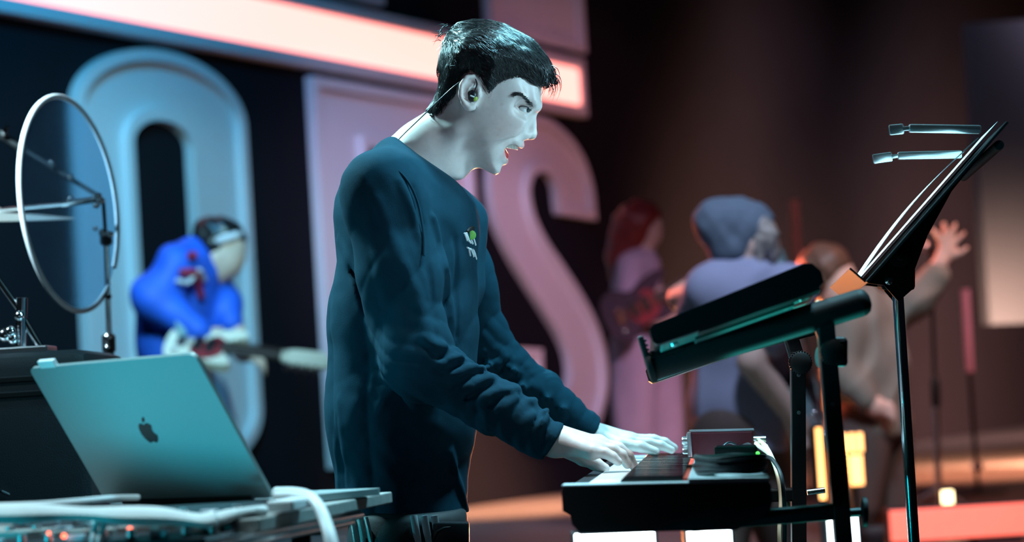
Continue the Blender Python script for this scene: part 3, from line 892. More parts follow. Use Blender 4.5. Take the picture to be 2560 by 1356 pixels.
# long drape folds and sleeve wrinkles, traced on the cloth
_RIDGE = [([(942, 500), (984, 605), (1022, 690), (1050, 775), (1062, 830)], .0075), ([(857, 600), (892, 670), (926, 758), (965, 860), (990, 920)], .0065),
          ([(915, 470), (930, 560), (950, 650), (965, 720)], .0050), ([(1084, 545), (1104, 640), (1118, 720), (1122, 790)], .0060), ([(1000, 455), (1030, 520), (1048, 590), (1062, 640)], .0050),
          ([(1062, 848), (1087, 868), (1116, 862)], .0070), ([(1087, 911), (1124, 900), (1150, 890)], .0070), ([(1116, 945), (1160, 925), (1186, 917)], .0066),
          ([(1148, 982), (1190, 960), (1220, 942)], .0066), ([(1181, 1013), (1220, 992), (1249, 975)], .0064), ([(1222, 1040), (1260, 1016), (1289, 996)], .0062),
          ([(1243, 1083), (1304, 1064), (1343, 1034)], .0066), ([(1329, 1087), (1352, 1064), (1370, 1044)], .0046), ([(1095, 935), (1105, 960), (1130, 985)], .0045), ([(1160, 1000), (1185, 1030), (1215, 1062)], .0040),
          ([(1210, 878), (1248, 876)], .0060), ([(1208, 922), (1250, 902), (1268, 900)], .0060), ([(1226, 948), (1290, 926)], .0056), ([(1275, 978), (1322, 966), (1350, 976)], .0054), ([(1330, 1004), (1372, 995)], .0050), ([(1360, 1028), (1410, 1022)], .0050),
          ([(860, 1000), (870, 1100), (880, 1200)], .0060), ([(850, 1040), (852, 1120), (856, 1210)], .0050), ([(990, 1160), (1020, 1110), (1040, 1080)], .0045), ([(1120, 1130), (1150, 1220), (1165, 1275)], .0065), ([(930, 980), (950, 900), (965, 860)], .0045),
          ([(940, 1080), (955, 1020), (985, 960)], .0040)]
_CREASE = [([(1035, 470), (1060, 560), (1072, 660), (1084, 745), (1092, 800)], .0075), ([(868, 640), (900, 720), (940, 830), (985, 935)], .0055), ([(1066, 870), (1100, 890), (1135, 880)], .0045), ([(1140, 600), (1142, 720), (1143, 840)], .0050),
           ([(1100, 930), (1140, 915), (1170, 903)], .0040), ([(1132, 963), (1175, 942), (1203, 930)], .0040), ([(1165, 998), (1205, 976), (1234, 958)], .0040), ([(1202, 1027), (1240, 1004), (1269, 985)], .0040)]
def lay(lst, sink):
    out = []
    for pts, r in lst:
        q = []
        for x, y in (crom(pts, 3) if len(pts) > 2 else pts):
            u, v = K.xy(x, y); w_ = surf_w(shirt_solid, u, v, .34, -.42, 380); q.append(kp(x, y, w_ - r * sink))
        out.append((q, r))
    return out
_RG = lay(_RIDGE, .45); _CR = lay(_CREASE, .0)
HEMY = float(kp(1000, 1287)[1])
def ridge(x): return 1.0 - 2.0 * np.abs(np.sin(x * .5)) ** .75        # sharp crests, wide valleys
def shirt_f(p):
    f = shirt_solid(p)
    near_ = np.abs(f) < .03
    if near_.any():
        pn_ = p[near_]; fn_ = f[near_].copy()
        for lst, sg in ((_RG, 1), (_CR, -1)):
            for q, r in lst:
                qa = np.array(q); m_ = ((pn_ > qa.min(0) - .03) & (pn_ < qa.max(0) + .03)).all(1)
                if not m_.any(): continue
                n_ = len(q); c_ = chain(pn_[m_], q, [r * (.33 + .67 * math.sin(math.pi * (.11 + .78 * i_ / (n_ - 1)))) for i_ in range(n_)])
                fn_[m_] = smin(fn_[m_], c_, .012) if sg > 0 else smax(fn_[m_], -c_, .010)
        f = f.copy(); f[near_] = fn_
    fold = np.zeros(len(p), np.float32)
    for s in 'nf':
        a, b, c = SH[s], EL[s], WRI[s]; L_ = float(np.linalg.norm(c - b)); t = axis_t(p, b, c) * L_
        dist = cone(p, b, c, .0, .0); m_ = np.exp(-np.maximum(dist - .06, 0) / .010) * np.clip((t + .06) / .06, 0, 1) * np.clip((L_ + .01 - t) / .03, .25, 1)
        tt_ = t + .30 * (p[:, 1] - np.float32(b[1])) + .22 * p[:, 2]
        wv = -ridge(tt_ * 250 + 5.0 * wob(p, 24, 1, 4)) * .65 - ridge(tt_ * 430 + 1.2 * p[:, 2] * 90 + 6 * wob(p, 38, 2, 4)) * .35
        fold += m_ * (.0026 * wv - .001) * np.clip(.55 + .9 * wob(p, 20, 3, 4), .12, 1.25)
        t2 = axis_t(p, a, b); d2 = cone(p, a, b, 0, 0); m2 = np.exp(-np.maximum(d2 - .07, 0) / .010) * np.clip(t2 * 3, 0, 1) * np.clip((1.05 - t2) * 4, 0, 1)
        ang = np.arctan2(p[:, 2] - np.float32(a[2]), p[:, 0] - np.float32(a[0]) - t2 * np.float32(b[0] - a[0]))
        fold -= m2 * .0018 * ridge(ang * 4 - 3 * t2 + 2 * wob(p, 9, 2, 4))
        near_el = np.exp(-np.linalg.norm(p - b.astype(np.float32), axis=1) ** 2 / (2 * .055 ** 2))
        fold -= near_el * .0026 * ridge((p[:, 0] * .5 + p[:, 1]) * 230 + 4 * wob(p, 25, 0, 4))
    body_m = np.clip((float(kp(0, 500)[1]) - p[:, 1]) / .15, 0, 1)
    st_ = p * np.array([1, .28, 1], np.float32)
    fold -= body_m * .0042 * ridge(p[:, 0] * 60 + p[:, 2] * 42 + p[:, 1] * 10 + 2.6 * wob(st_, 16, 2, 5)) * np.clip(.5 + .7 * wob(st_, 9, 4, 4), .05, 1.1)
    fold -= body_m * .0022 * ridge((p[:, 0] * .8 - p[:, 1] * .5) * 105 + 2.5 * wob(p, 12, 3, 4)) * np.clip(.3 + .9 * wob(p, 8, 1, 4), 0, 1)
    fold += .0008 * wob(p, 80, 1, 5)
    f = f - fold
    # neckline, cuffs, hem
    na, nb = kp(980, 352), kp(1128, 452)
    d_ = (nb - na)[:2] / np.linalg.norm((nb - na)[:2]); nrm = np.array([-d_[1], d_[0]], np.float32)
    sag = .020 * np.clip(1 - (np.abs(p[:, 2]) / .075) ** 2, 0, 1) * np.clip((p[:, 0] - float(kp(1060, 0)[0])) / .06, -.3, 1)
    f = smax(f, (p[:, :2] - na[:2].astype(np.float32)) @ nrm + sag - .004, .010)
    for s in 'nf':
        b, c = EL[s], WRI[s]; L_ = float(np.linalg.norm(c - b)); t = (axis_t(p, b, c) - .985) * L_
        dc = np.linalg.norm(p - c.astype(np.float32), axis=1)
        f = np.where(dc < .12, smax(f, t, .004), f)
    hem = HEMY - p[:, 1] + .006 * np.sin(p[:, 0] * 40 + p[:, 2] * 30)
    f = smax(f, hem, .006)
    return f
lo, hi = span([kp(815, 350, -.40), kp(1500, 1300, .32)], .02)
shirt = K.mesh('shirt', shirt_f, lo, hi, 0.0038, M['shirt'], player)
# ribbed collar band and cuffs
cl = []
for i in range(37):
    a = 2 * math.pi * i / 36
    q = kp(1052 + 72 * math.cos(a) , 404 + 49 * math.cos(a), .064 * math.sin(a))
    q = q + np.array([.001, .000, 0]); cl.append(K.world([q])[0])
mb = MB(); mb.tube(cl, .0060, 8); mb.build('collar', M['shirt'], shirt, True)
# armhole seam on the near shoulder
sm = []
for (x, y) in ((872, 470), (900, 425), (945, 408), (985, 420), (1020, 455), (1045, 510), (1058, 580), (1060, 640)):
    u, v = K.xy(x, y); w_ = surf_w(shirt_f, u, v, .34, -.1, 300); sm.append(K.world([kp(x, y, w_)])[0])
mb = MB(); mb.tube(crom(sm, 5), .0020, 6); mb.build('seam', M['shirt'], shirt, True)
# chest print, laid on the cloth
def on_shirt(x, y, lift=.0015):
    u, v = K.xy(x, y); w_ = surf_w(shirt_f, u, v, .34, -.25, 400); return K.world([kp(x, y, w_ + lift)])[0]
def strokes(name, lines, r, material):
    mb = MB()
    for ln in lines: mb.tube([on_shirt(*q, .0008) for q in ln], r, 6, flat=(FW, .35))
    return mb.build(name, material, shirt, True, fix=False)
strokes('printed_lettering', [
    [(1161, 583), (1165, 593), (1168, 602)], [(1162, 583), (1169, 592), (1172, 604)], [(1166, 582), (1170, 594), (1173, 604)],
    [(1173, 602), (1177, 608)], [(1178, 600), (1182, 610)], [(1184, 596), (1187, 606), (1189, 613)],
    [(1168, 619), (1174, 622), (1177, 624)], [(1172, 621), (1174, 631), (1176, 640)],
    [(1177, 622), (1181, 632), (1184, 642)], [(1184, 642), (1184, 632)], [(1182, 624), (1186, 634), (1188, 641)],
    [(1184, 626), (1188, 636), (1191, 648)]], .0016, M['print_white'])
pg = MB(); c = Vector(on_shirt(1179, 588)); pg.lathe(c - (-FW) * .002, (-FW + RT * .5), [(.0005, 0.0022), (.006, .0024), (.0078, .0016), (.0080, 0)], 20); pg.build('printed_olive', M['print_green'], shirt, True)
strokes('printed_cap', [[(1168, 580), (1172, 574), (1178, 570), (1184, 570)], [(1170, 579), (1176, 574), (1183, 574)]], .0028, M['print_black'])

# --- trousers
def trousers_f(p):
    f = chain(p, [kp(1018, 1270, .02), kp(1022, 1340, .02)], [.096, .099], .03, ((0, 0, 1), 1.45))
    for s in (1, -1):
        f = smin(f, chain(p, [kp(1022, 1330, .08 * s), kp(1035, 1850, .10 * s), kp(1000, 2420, .10 * s)], [.092, .082, .060], .03), .05)
    f = f - .004 * wob(p, 22, 2, 5)
    return smax(f, p[:, 1] - float(kp(0, 1262)[1]), .01)
lo, hi = span([kp(830, 1250, -.24), kp(1200, 2460, .25)], .02)
trs = K.mesh('trousers', trousers_f, lo, hi, 0.009, M['trousers'], player)
for x0, x1 in ((1024, 1044), (1051, 1070), (1076, 1096)):
    mb = MB(); pts = []; 
    for y in range(1290, 1960, 20):
        x = (x0 + x1) / 2 + (y - 1290) * .16; u, v = K.xy(x, y); w_ = surf_w(trousers_f, u, v, .34, -.1, 200); pts.append(K.world([kp(x, y, w_ + .0005)])[0])
    mb.tube(pts, .0062, 8, flat=((FW), .25)); mb.build('side_stripe', M['stripe'], trs, True)
for s in (1, -1):
    mb = MB(); a = K.world([kp(1000, 2430, .10 * s)])[0]
    mb.box((a[0] + .06, a[1], .05), (.14, 0, 0), (0, .048, 0), (0, 0, .046), .03); mb.build('shoe', M['shoe'], player, True)

tw = empty('hand_towel', K.world([kp(895, 1400, .10)])[0]); tag(tw, 'pale teal towel hanging from the back of his waistband', 'towel')
M['towel'] = mat('pale_towel', (0.45, 0.60, 0.60), 0.9, var=0.15, scale=60, bump=0.4, bscale=300)
mb = MB(); vs = []; n_ = 15
for r_ in range(8):
    for c_ in range(n_):
        t = c_ / (n_ - 1); y = 1294 + r_ * 24; vs.append(K.world([kp(874 + 46 * t + r_ * 6 * (.6 + .4 * t), y, .150 + .02 * t + .005 * math.sin(t * 16 + r_ * .25))])[0])
m_ = len(vs); vs += [np.array(v) + np.array(FW) * .003 for v in vs]
fs = []
for r_ in range(7):
    for c_ in range(n_ - 1):
        q = r_ * n_ + c_; fs += [[q, q + 1, q + n_ + 1, q + n_], [m_ + q, m_ + q + n_, m_ + q + n_ + 1, m_ + q + 1]]
mb.add(vs, fs); mb.build('cloth', M['towel'], tw, True)

# --- in-ear monitor and its cable
iem = empty('in_ear_monitor', K.world([ear_pt(1180, 240, .004)])[0]); tag(iem, 'small black in-ear monitor with yellow-green cap in his ear', 'earphone')
M['iem_green'] = mat('iem_yellow_green', (0.35, 0.42, 0.05), 0.25)
mb = MB(); c = K.world([ear_pt(1181, 240, .001)])[0]; mb.ball(c, (.0085, .0075, .0105), 14); mb.build('shell', M['black_plastic'], iem, True)
mb = MB(); c = K.world([ear_pt(1186, 246, .004)])[0]; mb.ball(c, (.0055, .005, .0055), 12); mb.build('cap', M['iem_green'], iem, True)
mb = MB(); mb.tube([K.world([ear_pt(*q)])[0] for q in ((1176, 239, .009), (1186, 243, .0105))], .0013, 8); mb.build('glint_bar', M['print_white'], iem, True)
cb = [ear_pt(1186, 228, .012), ear_pt(1192, 208, .004), ear_pt(1178, 186, .002), ear_pt(1150, 205, -.006)] + [kp(1128, 222, .090), kp(1100, 248, .082), kp(1062, 285, .062), kp(1020, 325, .052), kp(985, 360, .050)]
mb = MB(); mb.tube([K.world([q])[0] for q in crom(cb, 6)], .0011, 6); mb.build('cable', M['black_plastic'], iem, True)
# body pack on the waistband
bp_ = empty('belt_pack', K.world([kp(1120, 1345, .16)])[0]); tag(bp_, 'black wireless belt pack clipped to his waistband', 'belt pack')
mb = MB(); c = K.world([kp(1128, 1372, .165)])[0]; mb.box(c, RT * .030, UP * .044, FW * .012, .004); mb.build('case', M['black_plastic'], bp_, True)
mb = MB(); mb.tube([K.world([kp(*q)])[0] for q in ((1082, 1352, .178), (1092, 1330, .180), (1110, 1320, .178), (1126, 1318, .176), (1132, 1335, .17))], .0016, 6); mb.build('lead', M['black_plastic'], bp_, True)

# ------------------------------------------------------------------ stage piano
M['key_white'] = mat('white_key', (0.80, 0.80, 0.80), 0.3, var=0.02)
M['key_black'] = mat('black_key', (0.014, 0.014, 0.016), 0.14, var=0.1)
M['kb_body'] = mat('keyboard_dark_shell', (0.020, 0.024, 0.030), 0.45, var=0.15, scale=20)
M['kb_top'] = mat('keyboard_pale_top', (0.62, 0.62, 0.68), 0.4, var=0.05)
M['felt'] = mat('red_felt', (0.70, 0.06, 0.03), 0.9, var=0.2, scale=200, bump=0.3)
M['black_metal'] = mat('black_powder_coat', (0.010, 0.011, 0.013), 0.45, var=0.2, scale=60)
M['rubber'] = mat('black_rubber', (0.010, 0.011, 0.012), 0.6, var=0.2, spec=0.3)
M['chrome'] = mat('chrome', (0.75, 0.76, 0.78), 0.16, metal=1.0, var=0.04)
M['white_plastic'] = mat('white_cable_plastic', (0.78, 0.78, 0.80), 0.4, var=0.03)
M['black_cable'] = mat('black_cable_rubber', (0.02, 0.022, 0.026), 0.45, var=0.15)
M['yellow_cable'] = mat('cream_cable', (0.75, 0.62, 0.42), 0.5, var=0.05)
M['red_box'] = mat('red_anodised_metal', (0.07, 0.006, 0.012), 0.4, metal=0.2, var=0.1)
M['silver'] = mat('brushed_silver', (0.70, 0.70, 0.72), 0.28, metal=1.0, var=0.08)
M['green_led'] = mat('green_led', (0.1, 0.6, 0.1), 0.4, emit=(0.10, 1.0, 0.12), estr=3.0)
M['red_led'] = mat('red_led', (0.6, 0.1, 0.1), 0.4, emit=(1.0, 0.16, 0.08), estr=4.0)

ZK = 1.0
ka = math.radians(4.8)
KY = Vector((math.sin(ka), math.cos(ka), 0)); KX = Vector((math.cos(ka), -math.sin(ka), -.038)).normalized(); KZ = Vector((0, 0, 1))
def on_plane(px, py, z):
    d = P(px, py, 1.0) - CAM; t = (z - CAM.z) / d.z; return CAM + d * t
KO = on_plane(1405, 1224, ZK)
def kb(x, y, z=0.0): return KO + KX * x + KY * y + KZ * z
KW, KL = 0.288, 1.40
piano = empty('stage_piano', kb(.14, .7, -.075)); tag(piano, 'stage piano keyboard seen from its end under the player\'s hands', 'keyboard')
prof = [(0.0, -.003), (0.0, -.030), (.010, -.036), (.012, -.048), (.022, -.060), (.236, -.060), (.262, -.048), (.284, -.036), (.288, -.024), (.288, .000), (.283, .004), (.176, .006), (.172, -.012), (.030, -.022), (.024, -.003)]
mb = MB(); mb.prism(prof, kb(0, .012), KX, KZ, KY, KL - .024); mb.build('body', M['kb_body'], piano)
ep = [(-.001, -.002), (-.001, -.031), (.009, -.037), (.011, -.049), (.021, -.061), (.237, -.061), (.263, -.049), (.285, -.037), (.289, -.024), (.289, .001), (.284, .005), (.003, .003)]
for y0 in (0.0, KL - .014):
    mb = MB(); mb.prism(ep, kb(0, y0), KX, KZ, KY, .014); mb.build('end_cheek', M['kb_body'], piano)
for y0, y1 in ((0.0, .052), (KL - .110, KL)):
    mb = MB(); mb.box(kb(.143, (y0 + y1) / 2, .0045), KX * .143, KY * ((y1 - y0) / 2), KZ * .0015, .001); mb.build('top_cap', M['kb_top'], piano)
mb = MB(); mb.box(kb(.231, KL / 2, .0085), KX * .056, KY * (KL / 2), KZ * .0025, .0015); mb.build('control_panel', M['kb_top'], piano)
mb = MB(); mb.box(kb(.1715, .056 + .6, .006), KX * .0035, KY * .6, KZ * .004); mb.build('felt_strip', M['felt'], piano)
NW = 52; pw = (KL - .162) / NW; y00 = .052
wk = None
for i in range(NW):
    if wk is None:
        mb = MB(); mb.box(kb(.098, y00 + pw * .5, -.008), KX * .070, KY * (pw / 2 - .0005), KZ * .010, .0012)
        wk = mb.build('white_key', M['key_white'], piano)
    else:
        c = wk.copy(); COL.objects.link(c); c.parent = piano; c.location = wk.location + KY * (pw * i)
bk = None; pat = [0, 1, 3, 4, 5]           # after which white keys of an octave (C..B) a black key stands
for i in range(NW - 1):
    n = (i + 5) % 7                          # first white key is A
    if n in (2, 6): continue
    yc = y00 + pw * (i + 1)
    if bk is None:
        mb = MB(); q = [(.078, .001), (.168, .001), (.168, .013), (.086, .0135), (.079, .008)]
        mb.prism(q, kb(0, yc - .0055), KX, KZ, KY, .011); bk = mb.build('black_key', M['key_black'], piano); byc = yc
    else:
        c = bk.copy(); COL.objects.link(c); c.parent = piano; c.location = bk.location + KY * (yc - byc)
for j in range(7):
    mb = MB(); mb.lathe(kb(.262, .62 + .07 * j, .0105), KZ, [(.007, 0), (.007, .009), (.0055, .011)], 14); mb.build('control_knob', M['rubber'], piano, True)

# audio interface box on the far end
bxo = kb(.226, 1.02, .011)
box = empty('audio_interface', bxo); tag(box, 'small dark red metal box with silver front standing on the piano', 'audio box')
mb = MB(); mb.box(bxo + KZ * .023, KX * .056, KY * .045, KZ * .023, .003); mb.build('case', M['red_box'], box)
mb = MB(); mb.box(bxo + KZ * .023 - KX * .059, KX * .004, KY * .045, KZ * .022, .002); fp = mb.build('front_panel', M['silver'], box)
for yy, zz, r in ((-.03, .030, .007), (-.008, .032, .006), (.012, .032, .006), (-.03, .012, .0055), (.03, .022, .010)):
    mb = MB(); mb.lathe(bxo + KZ * zz - KX * .062 + KY * yy, -KX, [(r, 0), (r, .008), (r * .8, .010)], 14); mb.build('knob', M['silver'], fp, True)
mb = MB(); mb.box(bxo + KZ * .0475, KX * .058, KY * .044, KZ * .0012); mb.build('top_plate', M['silver'], box)
mb = MB(); mb.tube([bxo + KX * .056 + KZ * .030 - KY * .03, bxo + KX * .078 + KZ * .030 - KY * .03], .006, 10); mb.build('cable_plug', M['silver'], box, True)

def cable(name, pts, r, material, label, cat='cable', n=8, group=None):
    mb = MB(); mb.tube([Vector(p) for p in crom(pts, n)], r, 8); o = mb.build(name, material, None, True); tag(o, label, cat, group); return o
cable('white_cable', [bxo + KX * .078 + KZ * .030 - KY * .03, P(1895, 1100, 4.25), P(1915, 1118, 4.2), P(1932, 1150, 4.15), P(1952, 1200, 4.1), P(1968, 1260, 4.1), P(1990, 1330, 4.1), P(2000, 1420, 4.1)], .0042, M['yellow_cable'], 'cream cable arching out of the red box and down behind the stand')
cable('white_cable', [bxo + KX * .078 + KZ * .018 - KY * .03, P(1890, 1110, 4.2), P(1925, 1140, 4.15), P(1944, 1190, 4.1), P(1952, 1250, 4.08), P(1948, 1330, 4.05), P(1952, 1420, 4.05)], .0036, M['yellow_cable'], 'second cream cable hanging closer to the piano than the other')
cable('black_cable', [kb(.235, .98, .014), P(1870, 1112, 4.15), P(1886, 1138, 4.1), P(1915, 1142, 4.05), P(1935, 1155, 4.0), P(1955, 1200, 3.95), P(1962, 1300, 3.95), P(1960, 1420, 3.95)], .0035, M['black_cable'], 'thin black cable bending over the back of the piano')
# coil of black cable lying on the panel
cp = []
c0 = kb(.235, .135, .011)
for i in range(5 * 26):
    a = 2 * math.pi * i / 26; lv = i / 26
    rr = 1 - .035 * math.sin(lv * 2.1)
    cp.append(c0 + KX * (.049 * rr * math.cos(a)) + KY * (.095 * rr * math.sin(a)) + KZ * (.0035 + lv * .0046 + .0015 * math.sin(a * 3 + lv)))
mb = MB(); mb.tube(cp, .0042, 7); tag(mb.build('cable_coil', M['black_cable'], None, True), 'coiled black cable lying on the piano beside the keys', 'cable')
cable('jumper_wire', [kb(.215, .62, .012), kb(.222, .64, .032), kb(.236, .66, .044), kb(.252, .68, .036), kb(.262, .70, .012)], .002, M['black_cable'], 'small looped black wire standing up in front of the red box')
pd = kb(.246, .50, .011)
pbx = empty('foot_switch_box', pd); tag(pbx, 'small black box with green lights behind the cable coil', 'electronics box')
mb = MB(); mb.box(pd + KZ * .016, KX * .034, KY * .05, KZ * .016, .004); mb.build('case', M['black_plastic'], pbx)
for a, b, z in ((.030, -.050, .012), (.022, -.051, .006), (.034, -.049, .020)):
    mb = MB(); mb.ball(pd + KX * a + KY * b + KZ * z, .0032, 8); mb.build('green_light', M['green_led'], pbx, True)

# ------------------------------------------------------------------ two-tier keyboard stand
ST = empty('keyboard_stand', Vector((.46, 3.62, 0))); tag(ST, 'black two-tier keyboard stand with two upright posts and arms', 'stand')
DN, DF = 3.45, 4.10
def post(px_top, py_top, px_bot, py_bot, D, ln=None):
    a, b = P(px_top, py_top, D), P(px_bot, py_bot, D)
    d = (b - a).normalized(); b2 = a + d * ((a.z - .03) / -d.z)
    mb = MB(); mb.box((a + b2) / 2, (RT - d * RT.dot(d)).normalized() * .0125, d.cross(RT).normalized() * .0125, d * ((b2 - a).length / 2), .002)
    o = mb.build('post', M['black_metal'], ST)
    for t in (.16, .42):
        q = a + d * ((b - a).length * t) - FW * .0128
        sb = MB(); sb.lathe(q, -FW, [(.0035, -.001), (.0035, .0006), (.002, .001)], 10); sb.build('screw', M['silver'], o, True)
    return a, d, b2
pn = post(2062, 800, 2104, 1300, DN)
pf = post(1994, 880, 1996, 1240, DF)
mb = MB(); mb.box((pn[2] + pf[2]) / 2 + Vector((0, 0, .01)), (pf[2] - pn[2]) * .5 + Vector((0, .1, 0)), Vector((.015, 0, 0)), Vector((0, 0, .012)), .002); mb.build('foot_rail', M['black_metal'], ST)
for e in (pn[2], pf[2]):
    mb = MB(); mb.box(Vector((e.x - .10, e.y, .018)), (.24, 0, 0), (0, .02, 0), (0, 0, .016), .004); mb.build('foot', M['black_metal'], ST)
# lower arms under the piano, tightening bolts
for (D, x0, y0, x1, y1, h_) in ((DN, 1905, 1294, 2104, 1278, .0115), (DF, 1780, 1246, 2004, 1236, .011)):
    a, b = P(x0, y0, D), P(x1, y1, D); a = a + (a - b) * .9; d = (b - a)
    mb = MB(); mb.box((a + b) / 2, d / 2, FW * .012, d.cross(FW).normalized() * h_, .003); mb.build('lower_arm', M['black_metal'], ST)
a = P(2104, 1284, DN)
mb = MB(); mb.tube([a, P(2160, 1280, DN)], .0062, 10); k1 = mb.build('bolt', M['black_metal'], ST, True)
mb = MB(); mb.lathe(P(2152, 1281, DN), RT, [(.010, 0), (.022, .002), (.022, .008), (.012, .010)], 18); mb.build('hand_knob', M['rubber'], k1, True)
mb = MB(); mb.tube([P(2018, 1232, DF), P(2062, 1226, DF)], .0052, 10); mb.build('bolt', M['silver'], ST, True)
# upper arms: near one a thick tube with a ribbed rubber end
a, b = P(1634, 917, DN), P(2150, 758, DN); d = (b - a).normalized(); up = d.cross(-FW).normalized() * -1
if up.z < 0: up = -up
mb = MB(); mb.tube([a, b], .0205, 20); ua = mb.build('upper_arm', M['rubber'], ST, True)
mb = MB(); mb.lathe(b - d * .006, d, [(.0205, 0), (.0200, .010), (.0165, .017), (.009, .021)], 20); mb.build('end_cap', M['rubber'], ua, True)
for i in range(13):
    ang = math.radians(40 + i * 14); o_ = (-FW * math.cos(ang) + up * math.sin(ang))
    mb = MB(); mb.box(a + d * .022 + o_ * .0205, d * .026, o_ * .0018, o_.cross(d) * .0011); mb.build('rubber_rib', M['rubber'], ua)
mb = MB(); mb.lathe(a - d * .010, d, [(.021, 0), (.0235, .002), (.0235, .008), (.021, .010)], 20); mb.build('end_flange', M['rubber'], ua, True)
mb = MB(); mb.box(a - d * .006 + up * .026, d * .004, up * .022, FW * .016, .002); ls = mb.build('stop_lip', M['rubber'], ua)
for i in range(5):
    mb = MB(); mb.box(a - d * .001 + up * (.012 + .007 * i), d * .002, up * .0013, FW * .015); mb.build('rubber_rib', M['rubber'], ls)
af, bf = P(1700, 902, DF), P(2034, 822, DF)
mb = MB(); mb.tube([af, bf], .0125, 16); mb.build('upper_arm', M['rubber'], ST, True)
for (hx, hy, tx, ty, D, kr, kx, ky) in ((2070, 815, 2048, 795, DN, .0185, 2078, 880), (1985, 870, 1978, 845, DF, .0195, 1997, 906)):
    t0 = P(tx, ty, D)
    mb = MB(); mb.box((t0 + P(kx, ky, D)) / 2, (P(kx, ky, D) - t0) / 2, FW * .010, (P(kx, ky, D) - t0).cross(FW).normalized() * .012, .003); br = mb.build('tilt_bracket', M['black_metal'], ST)
    mb = MB(); mb.lathe(P(kx, ky, D) - FW * .030, FW, [(kr * .8, 0), (kr, .003), (kr, .016), (kr * .6, .020), (.01, .034)], 30); kn_ = mb.build('clamp_knob', M['rubber'], br, True)
    for i in range(26):
        an = 2 * math.pi * i / 26; q = P(kx, ky, D) - FW * .022 + (RT * math.cos(an) + UP * math.sin(an)) * kr
        mb = MB(); mb.box(q, FW * .006, RT * .0011, UP * .0011); mb.build('knurl', M['rubber'], kn_)
mb = MB(); mb.box(P(2083, 880, DN + .04), RT * .020, FW * .016, UP * .022, .006); mb.build('post_clamp', M['black_metal'], ST)
mb = MB(); mb.lathe(P(2062, 893, DN + .06), -RT - FW * .3, [(.012, 0), (.016, .004), (.016, .009)], 16); mb.build('wing_nut', M['silver'], ST, True)
mb = MB(); mb.tube([P(1962, 850, DF - .02), P(1975, 896, DF - .02)], .0022, 6); mb.build('spring_pin', M['silver'], ST, True)

# ------------------------------------------------------------------ synthesizer on the upper tier (we look at its end and underside)
M['synth_under'] = mat('synth_green_underside', (0.06, 0.46, 0.40), 0.5, var=0.2, scale=25)
M['synth_hatch'] = mat('synth_hatch', (0.035, 0.16, 0.145), 0.55, var=0.15, scale=25)
sy = empty('synthesizer', P(1850, 810, 3.6)); tag(sy, 'black synthesizer lying tilted on the upper arms, green underside showing', 'synthesizer')
DY = 3.30
sa_, sb_ = P(1636, 866, DY), P(2060, 717, DY)
SD = (sb_ - sa_).normalized(); SF = Vector((0.27, 1, -0.02)); SF = (SF - SD * SF.dot(SD)).normalized(); SU = SD.cross(SF).normalized()
if SU.z < 0: SU = -SU
so = sa_; SL = (sb_ - sa_).length; hq = .040
rp = [(0, .006), (.004, .001), (.010, 0), (SL - .008, .0), (SL + .002, .006), (SL + .004, .022), (SL - .004, hq - .004), (SL - .016, hq), (.008, .029), (.001, .024)]
mb = MB(); mb.prism(rp, so, SD, SU, SF, .022); mb.build('end_cheek', M['black_plastic'], sy)
mb = MB(); mb.prism([(.004, .004), (SL - .004, .003), (SL - .004, hq - .005), (.006, .026)], so + SF * .022, SD, SU, SF, .58); mb.build('body', M['black_plastic'], sy)
mb = MB(); mb.prism(rp, so + SF * .602, SD, SU, SF, .022); mb.build('end_cheek', M['black_plastic'], sy)
mb = MB(); mb.box(so + SF * .312 + SD * (SL / 2) + SU * .0035, SD * (SL / 2 - .012), SF * .288, SU * .0025, .001); un = mb.build('underside', M['synth_under'], sy)
mb = MB(); mb.box(so + SF * .17 + SD * (SL * .55) + SU * -.001, SD * .075, SF * .085, SU * .003, .0015); mb.build('hatch', M['synth_hatch'], un)
mb = MB(); mb.box(so + SF * .02 + SD * (SL * .62) + SU * -.0015, SD * .09, SF * .022, SU * .002, .001); mb.build('recess_lip', M['black_plastic'], un)
for sx, sy_ in ((.03, .06), (.20, .10), (.12, .20), (.22, .05), (.08, .4), (.22, .4)):
    mb = MB(); mb.lathe(so + SD * sx + SF * sy_ + SU * .001, -SU, [(.006, 0), (.006, .004), (.004, .005)], 12); mb.build('rubber_foot', M['silver'], un, True)
mb = MB(); mb.prism([(.012, .0275), (SL - .018, hq - .0045), (SL - .018, hq - .001), (.012, .0305)], so + SF * .024, SD, SU, SF, .56); tp = mb.build('top_panel', M['kb_top'], sy)
cable('green_cable', [P(2040, 760, 3.45), P(2046, 755, 3.5), P(2054, 765, 3.55), P(2058, 785, 3.6), P(2052, 830, 3.6)], .003, M['yellow_cable'], 'short pale cable plugged into the underside of the synthesizer')

# ------------------------------------------------------------------ music stand with sheets
M['desk'] = mat('music_desk_metal', (0.010, 0.010, 0.012), 0.7, var=0.2, spec=0.15)
M['paper'] = mat('white_paper', (0.82, 0.82, 0.84), 0.8, var=0.03)
ms = empty('music_stand', Vector((P(2270, 1300, 3.95).x + .03, P(2270, 1300, 3.95).y, 0))); tag(ms, 'black music stand tilted edge-on on a chrome pole at right', 'music stand')
DM = 3.95
ta, tb = P(2132, 722, DM), P(2462, 346, DM); td = (tb - ta); tl = td.length; td.normalize()
tv = (P(2300, 530, 1.0) - CAM).normalized()
tn = td.cross((tv - RT * .02).normalized()).normalized()   # desk normal
if tn.dot(RT) > 0: tn = -tn                           # toward the player
tf = tn.cross(td).normalized()
if tf.dot(FW) < 0: tf = -tf
mb = MB(); mb.box((ta + tb) / 2 - tn * .006, td * (tl / 2), tf * .25, tn * .0022, .001); dk = mb.build('desk', M['desk'], ms)
